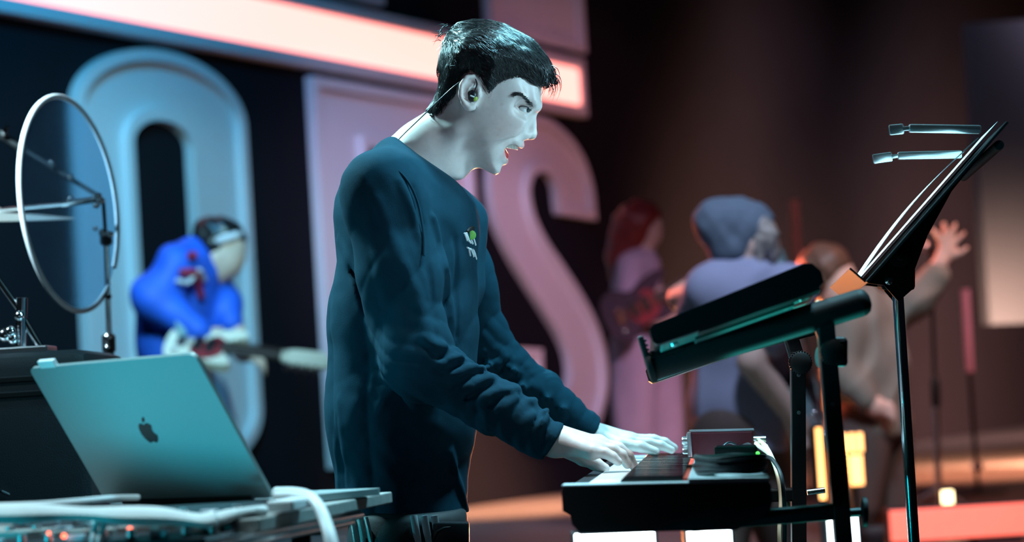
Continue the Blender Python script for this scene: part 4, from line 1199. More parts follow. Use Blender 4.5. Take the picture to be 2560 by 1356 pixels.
mb = MB(); mb.box(ta + tn * .012 - td * .001, tn * .016, tf * .25, td * .0018); mb.build('ledge', M['desk'], dk)
g = [(.02, -.008), (.33, -.008), (.33, -.012), (.226, -.016), (.145, -.034), (.075, -.060), (.060, -.074), (.03, -.070), (.035, -.034), (.02, -.012)]
for s in (-.03, .03):
    mb = MB(); mb.prism([(x, y) for x, y in g], ta + tf * (s - .003), td, tn, tf, .006); mb.build('bracket_plate', M['desk'], ms)
mb = MB(); mb.tube([tb - td * .035 - tn * .020 - tf * .24, tb - td * .035 - tn * .020 + tf * .24], .008, 10); mb.build('stiffener', M['desk'], dk, True)
c = P(2250, 640, DM - .04); mb = MB(); mb.lathe(c, -FW, [(.019, 0), (.018, .006), (.008, .009), (.007, .014), (.002, .015)], 24); mb.build('tilt_knob', M['desk'], ms, True)
c = P(2240, 690, DM); mb = MB(); mb.box(c + UP * -.004, RT * .028, FW * .028, UP * .020, .006); mb.build('pole_socket', M['desk'], ms)
mb = MB(); mb.ball(P(2222, 702, DM - .03), .010, 12); mb.build('ball_joint', M['chrome'], ms, True)
a = P(2243, 712, DM); b = P(2285, 1356, DM); dd = (b - a).normalized(); b = a + dd * ((a.z - .05) / -dd.z)
mb = MB(); mb.tube([a, a + (b - a) * .38], .0095, 16); mb.build('upper_pole', M['chrome'], ms, True)
mb = MB(); mb.tube([a + (b - a) * .37, b], .0125, 16); mb.build('lower_pole', M['black_metal'], ms, True)
mb = MB(); mb.lathe(a + (b - a) * .36, dd, [(.013, 0), (.016, .004), (.016, .03), (.0125, .034)], 16); mb.build('clutch', M['black_metal'], ms, True)
for i in range(3):
    an = 2.1 * i + .1; mb = MB(); mb.tube([b + Vector((0, 0, .16)), b + Vector((math.cos(an) * .3, math.sin(an) * .3, -.038))], .009, 8); mb.build('leg', M['black_metal'], ms, True)
# folding page arms
for (x0, y0, x1, y1, tx, ty, dz) in ((2452, 324, 2272, 321, 2228, 325, -.10), (2404, 386, 2244, 390, 2186, 398, .10)):
    D_ = DM + dz; p0, p1, p2 = P(x0, y0, D_), P(x1, y1, D_), P(tx, ty, D_)
    dr = (p1 - p0).normalized(); nv = dr.cross(FW).normalized()
    mb = MB(); mb.box((p0 + p1) / 2, (p1 - p0) / 2, nv * .0068, FW * .006, .0028); pa_ = mb.build('page_arm', M['silver'], ms, True)
    mb = MB(); dr2 = (p2 - p1).normalized(); nv2 = dr2.cross(FW).normalized()
    mb.box(p1 + dr2 * .003, dr2 * .008, nv2 * .0035, FW * .003, .001); mb.box((p1 + p2) / 2 + dr2 * .006, (p2 - p1) * .42, nv2 * .0085, FW * .003, .0025); mb.build('page_clip', M['silver'], pa_, True)
# sheets: one curling off the desk, a stack behind
def sheet(off, curl, top, side, label, half=.105):
    mb = MB(); vs = []; n = 14
    for i in range(n + 1):
        t = i / n; lf = off + curl * math.sin(math.pi * min(1, t * .9)) * (1 if t < .95 else .9)
        for s in (-1, 1): vs.append(ta + td * (.004 + (tl * top) * t) + tn * (.002 + lf) + tf * (side + s * half))
    m_ = len(vs); vs += [v - tn * .0006 for v in vs]
    fs = [[2 * i, 2 * i + 1, 2 * i + 3, 2 * i + 2] for i in range(n)] + [[m_ + 2 * i + 2, m_ + 2 * i + 3, m_ + 2 * i + 1, m_ + 2 * i] for i in range(n)]
    fs += [[2 * i, 2 * i + 2, m_ + 2 * i + 2, m_ + 2 * i] for i in range(n)] + [[2 * i + 3, 2 * i + 1, m_ + 2 * i + 1, m_ + 2 * i + 3] for i in range(n)] + [[0, m_, m_ + 1, 1], [2 * n + 1, m_ + 2 * n + 1, m_ + 2 * n, 2 * n]]
    mb.add(vs, fs); tag(mb.build('sheet_music', M['paper'], None, True), label, 'paper', 'sheets on the music stand')
sheet(.006, .013, .86, -.11, 'white sheet bulging off the music desk on the near side')
sheet(.001, .000, 1.08, .08, 'white sheet lying flat on the desk and poking past its top')

# ------------------------------------------------------------------ laptop on a plank table
M['alu'] = mat('space_grey_aluminium', (0.26, 0.32, 0.33), 0.42, metal=0.2, var=0.03, scale=200)
M['logo'] = mat('dark_mirror_logo', (0.015, 0.017, 0.02), 0.25, var=0.05)
M['screen'] = mat('laptop_screen', (0.02, 0.02, 0.03), 0.2, emit=(0.5, 0.6, 0.9), estr=0.6)
M['keycap'] = mat('black_keycap', (0.01, 0.01, 0.012), 0.5)
M['plank'] = mat('weathered_plank', (0.26, 0.25, 0.24), 0.7, var=0.35, scale=12, bump=0.4, bscale=60, stretch=(1, 6, 6))
M['cloth'] = mat('pale_cloth', (0.62, 0.64, 0.65), 0.85, var=0.08, bump=0.3, bscale=200)
M['cymbal'] = mat('bronze_cymbal', (0.50, 0.50, 0.46), 0.42, metal=0.7, var=0.1, scale=40)
M['clear'] = mat('clear_acrylic', (0.55, 0.80, 1.0), 0.04, trans=0.93, ior=1.30, var=0.01)
M['white_rim'] = mat('white_rim_plastic', (0.86, 0.86, 0.88), 0.5, var=0.03)
M['case'] = mat('black_case_tolex', (0.004, 0.006, 0.009), 0.6, var=0.25, scale=40, bump=0.3, bscale=400)

ph = math.radians(39.6)
LA = Vector((math.cos(ph), -math.sin(ph), 0)); LB = Vector((math.sin(ph), math.cos(ph), 0)); LZ = Vector((0, 0, 1))
ZT = 1.000
hinge = on_plane(683, 1248, ZT + .012)
LWd, LDp = .349, .222
lp = empty('laptop', hinge - LA * (LWd / 2) + LB * .1); lp.location.z = ZT
tag(lp, 'open grey laptop seen from behind with dark logo on its lid', 'laptop')
def rrect(w_, h_, r, n=6):
    out = []
    for cx_, cy_, a0 in ((w_ - r, h_ - r, 0), (r, h_ - r, 90), (r, r, 180), (w_ - r, r, 270)):
        for i in range(n + 1):
            a = math.radians(a0 + 90 * i / n); out.append((cx_ + r * math.cos(a), cy_ + r * math.sin(a)))
    return out
bo = hinge - LA * LWd; bo.z = ZT + .002
mb = MB(); mb.prism(rrect(LWd, LDp, .010), bo, LA, LB, LZ, .010); bs = mb.build('base', M['alu'], lp)
for r_ in range(5):
    for c_ in range(13):
        mb = MB(); mb.box(bo + LA * (.050 + c_ * .0207) + LB * (.035 + r_ * .019) + LZ * .0105, LA * .0085, LB * .0075, LZ * .0008); mb.build('keycap', M['keycap'], bs)
mb = MB(); mb.box(bo + LA * .174 + LB * .172 + LZ * .0103, LA * .06, LB * .034, LZ * .0004); mb.build('trackpad', M['alu'], bs)
for a_, b_ in ((.03, .03), (.319, .03), (.03, .19), (.319, .19)):
    mb = MB(); mb.lathe(bo + LA * a_ + LB * b_, -LZ, [(.008, -.001), (.007, .002)], 12); mb.build('rubber_foot', M['rubber'], bs, True)
tau = math.radians(33)
LU = (LZ * math.cos(tau) - LB * math.sin(tau)).normalized(); LN = LA.cross(LU).normalized()
if LN.dot(LB) > 0: LN = -LN                     # outward (back) normal of the lid
lo_ = bo + LZ * .011 - LB * .001
mb = MB(); mb.prism(rrect(LWd, .242, .010), lo_, LA, LU, -LN, .0058); ld = mb.build('lid', M['alu'], lp)
mb = MB(); mb.prism(rrect(LWd - .012, .230, .006), lo_ + LA * .006 + LU * .006 - LN * .0059, LA, LU, -LN, .0004); mb.build('screen', M['screen'], ld)
mb = MB(); mb.tube([lo_ + LA * .04 + LZ * .001, lo_ + LA * (LWd - .04) + LZ * .001], .005, 12); mb.build('hinge', M['keycap'], lp, True)
# fruit emblem with a bite, leaf above
ap = crom([(0, .60), (.22, .72), (.48, .68), (.66, .50), (.56, .34), (.50, .10), (.58, -.14), (.72, -.26), (.58, -.58), (.36, -.82), (.16, -.80), (0, -.74), (-.16, -.80), (-.36, -.82),
           (-.60, -.52), (-.72, -.10), (-.66, .36), (-.46, .66), (-.22, .72)], 4, True)
sc = .0215; lc = lo_ + LA * (LWd * .5) + LU * .121
mb = MB(); mb.prism([(-float(q[0]) * sc * -1, float(q[1]) * sc) for q in ap], lc + LN * .0001, LA, LU, LN, .0005); em = mb.build('emblem', M['logo'], ld)
lf = crom([(.02, .78), (.04, .98), (.20, 1.16), (.36, 1.20), (.34, 1.00), (.20, .84)], 4, True)
mb = MB(); mb.prism([(float(q[0]) * sc, float(q[1]) * sc) for q in lf], lc + LN * .0001, LA, LU, LN, .0005); mb.build('emblem_leaf', M['logo'], em)
# small tape tab on the lid's top edge
mb = MB(); mb.box(lo_ + LA * .043 + LU * .246 - LN * .003, LA * .017, LU * .006, LN * .0035, .001); mb.build('webcam_tab', M['white_plastic'], ld)

# plank table
tc0 = on_plane(655, 1296, ZT); tc1 = on_plane(985, 1230, ZT)
E1 = (tc1 - tc0).normalized(); E2 = Vector((-E1.y, E1.x, 0))
tbl = empty('plank_table', Vector((tc0.x - .3, tc0.y + .4, 0))); tag(tbl, 'rough wooden plank table carrying the laptop', 'table')
tl_ = (tc1 - tc0).length
for i in range(8):
    w_ = .098; ln = tl_ * (1.0 if i == 0 else .86 + .22 * ((i * 37) % 10) / 10)
    if i == 1: ln = tl_ * .82
    mb = MB(); mb.box(tc0 + E2 * (w_ * (i + .5)) + E1 * (ln / 2) + Vector((0, 0, -.0085 - .0015 * (i % 3))), E1 * (ln / 2), E2 * (w_ / 2 - .003), LZ * .0085, .002); mb.build('plank', M['plank'], tbl)
for t in (.08, .5):
    mb = MB(); mb.box(tc0 + E1 * (tl_ * t + .03) + E2 * .40 + LZ * -.031, E2 * .38, E1 * .022, LZ * .012, .002); mb.build('crossbar', M['black_metal'], tbl)
for e1_, e2_ in ((.08, .06), (.08, .70), (.5, .06), (.5, .70)):
    q = tc0 + E1 * (tl_ * e1_ + .03) + E2 * e2_
    mb = MB(); mb.tube([Vector((q.x, q.y, .957)), Vector((q.x, q.y, .005))], .014, 10); mb.build('leg', M['black_metal'], tbl, True)
# chrome rails under the table
for (x0, y0, D0_, x1, y1, D1_, r_) in ((640, 1338, 2.98, 900, 1288, 3.45, .0062), (690, 1346, 2.99, 880, 1306, 3.35, .0045)):
    a, b = P(x0, y0, D0_), P(x1, y1, D1_)
    mb = MB(); mb.tube([a + (a - b) * .4, b], r_, 12); mb.build('rail', M['chrome'], tbl, True)
# pale cloth rolled along the near edge
ce = [(-60, 1288, 2.93), (60, 1285, 2.94), (150, 1284, 2.95), (235, 1286, 2.95), (300, 1290, 2.95), (400, 1292, 2.96), (460, 1297, 2.96), (510, 1303, 2.96), (550, 1296, 2.97), (590, 1284, 2.98), (630, 1276, 3.0), (660, 1278, 3.02)]
mb = MB(); pts = [Vector(tuple(q)) for q in crom([tuple(P(*c)) for c in ce], 5)]; nn_ = len(pts)
mb.tube(pts, [.0105 + .002 * math.sin(i * .35) + (-.004 if i > nn_ * .68 else 0) for i in range(nn_)], 12, flat=(FW, 2.2)); tag(mb.build('rolled_cloth', M['cloth'], None, True), 'pale rolled cloth lying along the near edge of the table', 'cloth')
cable('laptop_cable', [P(-40, 1266, 3.0), P(90, 1262, 3.02), P(190, 1254, 3.05), P(280, 1246, 3.12), P(345, 1244, 3.2)], .0035, M['white_plastic'], 'pale cable running along the table to the left of the laptop')
cable('laptop_cable', [P(690, 1232, 3.19), P(740, 1233, 3.15), P(775, 1242, 3.12), P(800, 1270, 3.1), P(818, 1310, 3.08), P(835, 1370, 3.06), P(850, 1480, 3.05)], .0072, M['white_plastic'], 'thick white cable hanging off the table right of the laptop')
cable('laptop_cable', [P(690, 1240, 3.17), P(745, 1240, 3.12), P(782, 1256, 3.09), P(804, 1300, 3.07), P(820, 1360, 3.05), P(832, 1480, 3.04)], .0050, M['white_plastic'], 'thinner white cable hanging beside the thick one')
mb = MB(); mb.box(P(726, 1262, 3.08), E1 * .045, E2 * .018, LZ * .0075, .003); tag(mb.build('cable_adapter', M['white_plastic']), 'flat white cable adapter on the table corner by the laptop', 'adapter')
# mixer on a shelf below
mx0 = P(330, 1350, 3.0); mxr = empty('mixing_desk', mx0 - LZ * .06); tag(mxr, 'small mixing desk with pale buttons on the shelf under the table', 'mixer')
EX = Vector((.985, -.17, 0)).normalized(); EYv = Vector((.17, .985, 0)).normalized()
mb = MB(); mb.prism([(-.05, -.05), (.14, -.05), (.14, .035), (-.05, .0)], mx0 - EX * .19, EYv, LZ, EX, .33); mxb = mb.build('case', M['kb_body'], mxr)
for r_ in range(3):
    for c_ in range(9):
        q = mx0 - EX * .17 + EX * (.036 * c_) + EYv * (-.03 + .05 * r_) + LZ * (.0045 + .0092 * r_)
        if (r_ + c_) % 3: mb = MB(); mb.lathe(q, LZ, [(.007, 0), (.006, .010), (.004, .011)], 12); mb.build('mixer_knob', M['silver'], mxb, True)
        else: mb = MB(); mb.box(q + LZ * .003, EX * .011, EYv * .006, LZ * .004, .001); mb.build('mixer_button', M['kb_top'], mxb)
for (x, y, r_) in ((160, 1341, .0035), (122, 1334, .0025), (325, 1325, .004)):
    mb = MB(); mb.ball(P(x, y, 2.97), r_, 10); mb.build('red_light', M['red_led'], mxb, True)
cable('patch_cable', [P(232, 1420, 2.93), P(233, 1350, 2.93), P(236, 1325, 2.94), P(242, 1312, 2.96), P(236, 1306, 3.0)], .0042, M['white_plastic'], 'white patch cable rising left beside its twin under the table')
cable('patch_cable', [P(244, 1420, 2.93), P(248, 1350, 2.93), P(256, 1328, 2.94), P(262, 1310, 2.96), P(266, 1303, 3.0)], .0042, M['white_plastic'], 'white patch cable rising right beside its twin under the table')
cable('patch_cable', [P(600, 1420, 2.98), P(590, 1340, 2.98), P(580, 1310, 2.98), P(600, 1296, 3.0), P(640, 1292, 3.03)], .013, M['black_cable'], 'thick black cable bundle bending under the table corner')
mb = MB(); mb.box(mx0 - LZ * .060 + EX * .02 + EYv * .05, EX * .30, EYv * .17, LZ * .009, .002); tag(mb.build('shelf_board', M['kb_body']), 'dark shelf board below the plank table top', 'shelf')

# ------------------------------------------------------------------ black case at the left with hardware on top
cA = P(150, 1060, 4.45)
cs = empty('equipment_case', Vector((cA.x - .33, cA.y + .2, 0))); tag(cs, 'tall black equipment case at left behind the laptop', 'case')
ct = P(60, 880, 4.45).z
mb = MB(); mb.box(Vector((cA.x - .37, cA.y + .22, ct / 2)), (.43, 0, 0), (0, .22, 0), (0, 0, ct / 2), .03); mb.build('body', M['case'], cs, True)
for yy in (948, 986):
    zz = P(60, yy, 4.45).z; mb = MB(); mb.box(Vector((cA.x - .37, cA.y + .22, zz)), (.433, 0, 0), (0, .223, 0), (0, 0, .006), .002); mb.build('edge_strip', M['rubber'], cs)
mb = MB(); mb.tube([P(-20, 1225, 4.44), P(5, 1230, 4.43), P(22, 1238, 4.44)], .003, 8); mb.build('handle', M['chrome'], cs, True)
def cz(px, D): return Vector((P(px, 880, D).x, P(px, 880, D).y, ct))
hs = empty('clamp_stand', cz(52, 4.55)); tag(hs, 'short chrome clamp stand on top of the black case', 'stand')
mb = MB(); mb.tube([cz(52, 4.55), P(55, 745, 4.55)], .011, 14); mb.build('column', M['chrome'], hs, True)
mb = MB(); mb.tube([P(-30, 665, 4.55), P(48, 775, 4.55)], .006, 10); mb.build('boom', M['chrome'], hs, True)
mb = MB(); mb.tube([P(60, 800, 4.55), cz(108, 4.55)], .007, 10); mb.build('brace', M['chrome'], hs, True)
mb = MB(); mb.box(cz(20, 4.55) + LZ * .006, (.085, 0, 0), (0, .05, 0), (0, 0, .006), .003); mb.build('base_plate', M['silver'], hs)
for (x, y, r_) in ((12, 838, .014), (25, 830, .012), (32, 848, .011), (48, 790, .010)):
    mb = MB(); mb.ball(P(x, y, 4.53), r_, 12); mb.build('wing_nut', M['chrome'], hs, True)

# ------------------------------------------------------------------ drum hardware: cymbal stand, cymbal, clear round screen
DS = 5.45
sp_ = P(272, 890, DS); cst = empty('cymbal_stand', Vector((sp_.x + .02, sp_.y, 0))); tag(cst, 'chrome cymbal stand with boom arm at the left', 'cymbal stand')
pa = P(264, 590, DS); pb_ = P(275, 900, DS); dd = (pb_ - pa).normalized(); pe = pa + dd * ((pa.z - .12) / -dd.z)
mb = MB(); mb.tube([pa, pb_], .0065, 12); mb.build('upper_tube', M['chrome'], cst, True)
mb = MB(); mb.tube([pb_ - dd * .06, pe], .0105, 12); mb.build('lower_tube', M['chrome'], cst, True)
mb = MB(); mb.tube([P(258, 500, DS), pa], .0045, 10); mb.build('tilter_rod', M['black_metal'], cst, True)
mb = MB(); mb.tube([P(155, 511, DS + .05), P(252, 497, DS)], .0075, 12); mb.build('boom', M['chrome'], cst, True)
mb = MB(); mb.tube([P(155, 511, DS + .05), P(-40, 530, DS + .12)], .0045, 10); mb.build('boom_rod', M['chrome'], cst, True)
for (x, y, r_) in ((176, 497, .010), (244, 490, .010), (252, 502, .010), (240, 514, .009), (258, 582, .012), (238, 572, .007), (274, 586, .010), (270, 842, .011), (268, 868, .008)):
    mb = MB(); mb.ball(P(x, y, DS - .015), (r_, r_, r_ * .8), 12); mb.build('wing_nut', M['chrome'], cst, True)
mb = MB(); mb.lathe(P(264, 578, DS), dd, [(.010, 0), (.015, .004), (.015, .028), (.010, .034)], 16); mb.build('collar', M['black_metal'], cst, True)
mb = MB(); mb.lathe(P(271, 836, DS), dd, [(.011, 0), (.016, .004), (.016, .038), (.011, .044)], 16); mb.build('collar', M['black_metal'], cst, True)
for i in range(3):
    an = 2.1 * i; mb = MB(); mb.tube([pe + Vector((0, 0, .30)), Vector((pe.x + .33 * math.cos(an), pe.y + .33 * math.sin(an), .012))], .008, 8); mb.build('leg', M['chrome'], cst, True)
cc = P(-35, 537, DS + .12); cn = Vector((.05, -.10, 1)).normalized()
mb = MB(); mb.lathe(cc - cn * .012, cn, [(.002, .034), (.03, .030), (.045, .016), (.12, .010), (.205, 0), (.204, -.0015), (.12, .0085), (.045, .0145), (.03, .028), (.002, .032)], 48)
tag(mb.build('cymbal', M['cymbal'], None, True), 'bronze cymbal seen edge-on at the left edge', 'cymbal')
# dark boom crossing behind the clear screen
db_ = empty('microphone_boom', P(100, 400, 5.9)); db_.location.z = P(100, 400, 5.9).z - .05
tag(db_, 'thin dark microphone boom slanting down behind the clear round screen', 'boom arm')
mb = MB(); mb.tube([P(-120, 262, 5.9), P(60, 375, 5.9)], .0105, 10); mb.build('outer_tube', M['black_metal'], db_, True)
mb = MB(); mb.tube([P(50, 369, 5.9), P(245, 490, 5.9)], .0055, 10); mb.build('inner_tube', M['black_metal'], db_, True)
for (x, y) in ((8, 333), (127, 406), (176, 443)):
    mb = MB(); mb.ball(P(x, y, 5.88), .009, 12); mb.build('screw_head', M['chrome'], db_, True)
mb = MB(); mb.tube([P(8, 333, 5.88), P(18, 318, 5.86)], .006, 8); mb.build('clamp_lever', M['chrome'], db_, True)
# the screen
RD = 5.30
rc = P(176, 510, RD); tilt = math.radians(6.5); V1 = (UP * math.cos(tilt) - RT * math.sin(tilt)).normalized()
H0 = (RT * math.cos(tilt) + UP * math.sin(tilt)).normalized(); H1 = (H0 * .262 + FW * .965).normalized(); rr_ = 270 * RD / FPX
skr = empty('clear_round_screen', rc - V1 * rr_); tag(skr, 'clear round screen with a broken white rim in front of the letter O', 'screen')
pts = [rc + H1 * (rr_ * math.cos(a)) + V1 * (rr_ * math.sin(a)) for a in [math.radians(-38 + 345 * i / 90) for i in range(91)]]
mb = MB(); mb.tube(pts, .0062, 10); mb.build('rim', M['white_rim'], skr, True)
mb = MB(); mb.lathe(rc - H1.cross(V1).normalized() * .001, H1.cross(V1), [(rr_ - .003, 0), (rr_ - .003, .002)], 64); mb.build('clear_sheet', M['clear'], skr)
mb = MB(); mb.tube([P(272, 742, RD), P(274, 742, DS)], .006, 8); mb.build('clamp', M['black_metal'], skr, True)

# ------------------------------------------------------------------ the rest of the band, out of focus
M['bskin'] = mat('band_skin', (0.62, 0.44, 0.36), 0.5, var=0.1, sss=0.05)
M['jacket_blue'] = mat('royal_blue_jacket', (0.015, 0.10, 0.62), 0.6, var=0.25, scale=14)
M['jacket_red'] = mat('red_jacket_patch', (0.30, 0.02, 0.05), 0.6)
M['jacket_white'] = mat('white_jacket_patch', (0.6, 0.6, 0.66), 0.6)
M['white_trousers'] = mat('white_trousers', (0.62, 0.62, 0.66), 0.8, var=0.1)
M['grey_tee'] = mat('grey_blue_tee', (0.26, 0.28, 0.40), 0.85, var=0.12, scale=10)
M['beanie'] = mat('slate_knit_beanie', (0.11, 0.15, 0.20), 0.9, var=0.2, scale=40, bump=0.5, bscale=120)
M['green_jacket'] = mat('olive_green_jacket', (0.17, 0.17, 0.14), 0.85, var=0.25, scale=9)
M['dark_trousers'] = mat('dark_trousers', (0.09, 0.065, 0.055), 0.85)
M['pale_dress'] = mat('mauve_pale_cloth', (0.42, 0.32, 0.42), 0.85, var=0.12, scale=9)
M['dark_top'] = mat('dark_top_cloth', (0.05, 0.03, 0.045), 0.85)
M['red_hair'] = mat('auburn_hair', (0.22, 0.03, 0.025), 0.45, var=0.3, scale=40)
M['brown_hair'] = mat('brown_hair', (0.10, 0.055, 0.035), 0.5, var=0.3, scale=40)
M['blond_hair'] = mat('fair_hair', (0.30, 0.27, 0.24), 0.5, var=0.2)
M['cream'] = mat('cream_guitar_lacquer', (0.70, 0.66, 0.56), 0.25, var=0.04)
M['maple'] = mat('dark_fretboard', (0.06, 0.045, 0.04), 0.5)
M['sunburst'] = mat('teal_guitar_lacquer', (0.20, 0.34, 0.36), 0.25, var=0.1)
M['pickguard'] = mat('dark_red_pickguard', (0.25, 0.03, 0.04), 0.3)

def inv(F, wpt):
    q = Vector(wpt) - CAM; return np.array([q.dot(RT), q.dot(UP), F.D0 - q.dot(FW)])
def feet(F, px, w, dz=.04):
    """point on the riser under a pixel column"""
    a = F.pt(px, 1200, w); wv = Vector(F.world([a])[0]); return inv(F, (wv.x, wv.y, RISER + dz))
def mk(F, name, f, pts, m, h, material, parent):
    lo, hi = span(pts, m); return F.mesh(name, f, lo, hi, h, material, parent)
def root_at(F, name, px, w, label):
    a = F.world([F.pt(px, 1200, w)])[0]; r = empty(name, (float(a[0]), float(a[1]), RISER)); tag(r, label, 'person'); return r
def shoes(F, root, fts, material):
    for q in fts:
        a = F.world([q])[0]; mb = MB(); mb.box((a[0] + .05, a[1] - .02, RISER + .042), (.12, 0, 0), (0, .045, 0), (0, 0, .04), .03); mb.build('shoe', material, root, True)
def face_bits(F, f, c, r):
    return f

# --- bass player in the blue jacket
B = Frame(10.0); bp = B.pt
bas = root_at(B, 'person', 480, 0, 'bass player in blue jacket and white headband bending over a pale bass')
f1, f2 = feet(B, 440, .1), feet(B, 560, -.1)
hipn, hipf = bp(455, 880, .08), bp(470, 880, -.08)
def bas_body(p):
    f = ell(p, bp(556, 618), (.100, .122, .078), rotz(-16))
    f = smin(f, ell(p, bp(570, 660), (.055, .062, .056), rotz(-16)), .05)
    f = smin(f, ell(p, bp(596, 642), (.022, .024, .016)), .02)                      # nose
    f = smin(f, cone(p, bp(535, 650), bp(490, 690), .055, .06), .05)
    f = smin(f, ell(p, bp(540, 640, .078), (.018, .030, .012)), .012)              # ear
    f = smin(f, chain(p, [bp(490, 690), bp(440, 780), bp(460, 880)], [.10, .10, .10]), .08)
    f = smin(f, chain(p, [bp(440, 670, .16), bp(385, 745, .22), bp(512, 838, .30)], [.06, .05, .034]), .04)
    f = smin(f, chain(p, [bp(520, 690, -.12), bp(572, 775, -.05), bp(610, 885, .14)], [.06, .05, .034]), .04)
    for a, fing in ((bp(520, 842, .30), 1), (bp(612, 888, .15), -1)):
        f = smin(f, ell(p, a, (.050, .030, .024)), .02)
        for k_ in range(4):
            f = smin(f, chain(p, [a + np.array([.03, .012 - .009 * k_, .004]), a + np.array([.075, -.012 - .013 * k_, .018]), a + np.array([.085, -.045 - .012 * k_, .0])], [.011, .010, .008]), .006)
        f = smin(f, chain(p, [a, a + np.array([.03, .03, -.01]), a + np.array([.06, .035, -.02])], [.014, .012, .009]), .01)
    for h_, k_, ft in ((hipn, bp(470, 1120, .14), f1), (hipf, bp(560, 1120, -.06), f2)):
        f = smin(f, chain(p, [h_, k_, ft], [.085, .06, .045]), .05)
    return f
bb = mk(B, 'body', bas_body, [bp(360, 540, -.25), bp(640, 900, .36), f1, f2], .08, .011, M['bskin'], bas)
def bas_jacket(p):
    f = chain(p, [bp(478, 680), bp(440, 760), bp(435, 860), bp(430, 930)], [.135, .160, .150, .145], .06, ((0, 0, 1), 1.2))
    f = smin(f, chain(p, [bp(440, 668, .16), bp(388, 742, .22), bp(490, 828, .30)], [.100, .092, .062], .05), .05)
    f = smin(f, chain(p, [bp(520, 690, -.10), bp(560, 765, -.04), bp(578, 808, .04)], [.085, .075, .055], .04), .05)
    f = smin(f, chain(p, [bp(455, 640, .02), bp(480, 615, .06), bp(500, 640, .10)], [.035, .045, .03]), .04)     # hood
    return f - .010 * wob(p, 16, 1, 5)
bj = mk(B, 'jacket', bas_jacket, [bp(350, 590, -.25), bp(600, 950, .38)], .06, .011, M['jacket_blue'], bas)
def stick(F, name, f, pts, r, material, parent, lift=.004):
    mb = MB(); q = []
    for x, y in pts:
        u, v = F.xy(x, y); q.append(F.world([F.pt(x, y, surf_w(f, u, v, .5, -.2, 220) + lift)])[0])
    mb.tube([Vector(tuple(a)) for a in crom([tuple(a) for a in q], 4)], r, 8); return mb.build(name, material, parent, True)
stick(B, 'red_band', bas_jacket, [(450, 682), (470, 681), (490, 684), (497, 710), (502, 742)], .016, M['jacket_red'], bj)
stick(B, 'white_band', bas_jacket, [(440, 702), (470, 706), (485, 690), (500, 676), (512, 700)], .010, M['jacket_white'], bj)
stick(B, 'red_band', bas_jacket, [(472, 640), (488, 638)], .016, M['jacket_red'], bj)
mk(B, 'trousers', lambda p: smin(chain(p, [hipn, bp(470, 1120, .14), f1 + np.array([0, .06, 0])], [.125, .085, .06]), chain(p, [hipf, bp(560, 1120, -.06), f2 + np.array([0, .06, 0])], [.125, .085, .06]), .05),
   [bp(400, 840, -.25), bp(640, 900, .3), f1, f2], .10, .014, M['white_trousers'], bas)
mk(B, 'hair', lambda p: smax(smin(ell(p, bp(548, 592), (.118, .088, .092), rotz(-16)), ell(p, bp(528, 620), (.075, .09, .09)), .03) + .006 * wob(p, 60, 1, 5), -ell(p, bp(585, 640), (.075, .072, .12), rotz(-16)), .01),
   [bp(470, 530, -.1), bp(640, 690, .1)], .03, .008, M['hair'], bas)
mb = MB(); hb = [B.world([bp(557 + 44 * math.cos(a), 598 - 12 * math.cos(a) , .088 * math.sin(a))])[0] for a in [2 * math.pi * i / 24 for i in range(25)]]
mb.tube(hb, .015, 8, flat=(UP, 1.1)); mb.build('headband', M['white_trousers'], bas, True)
shoes(B, bas, (f1, f2), M['shoe'])

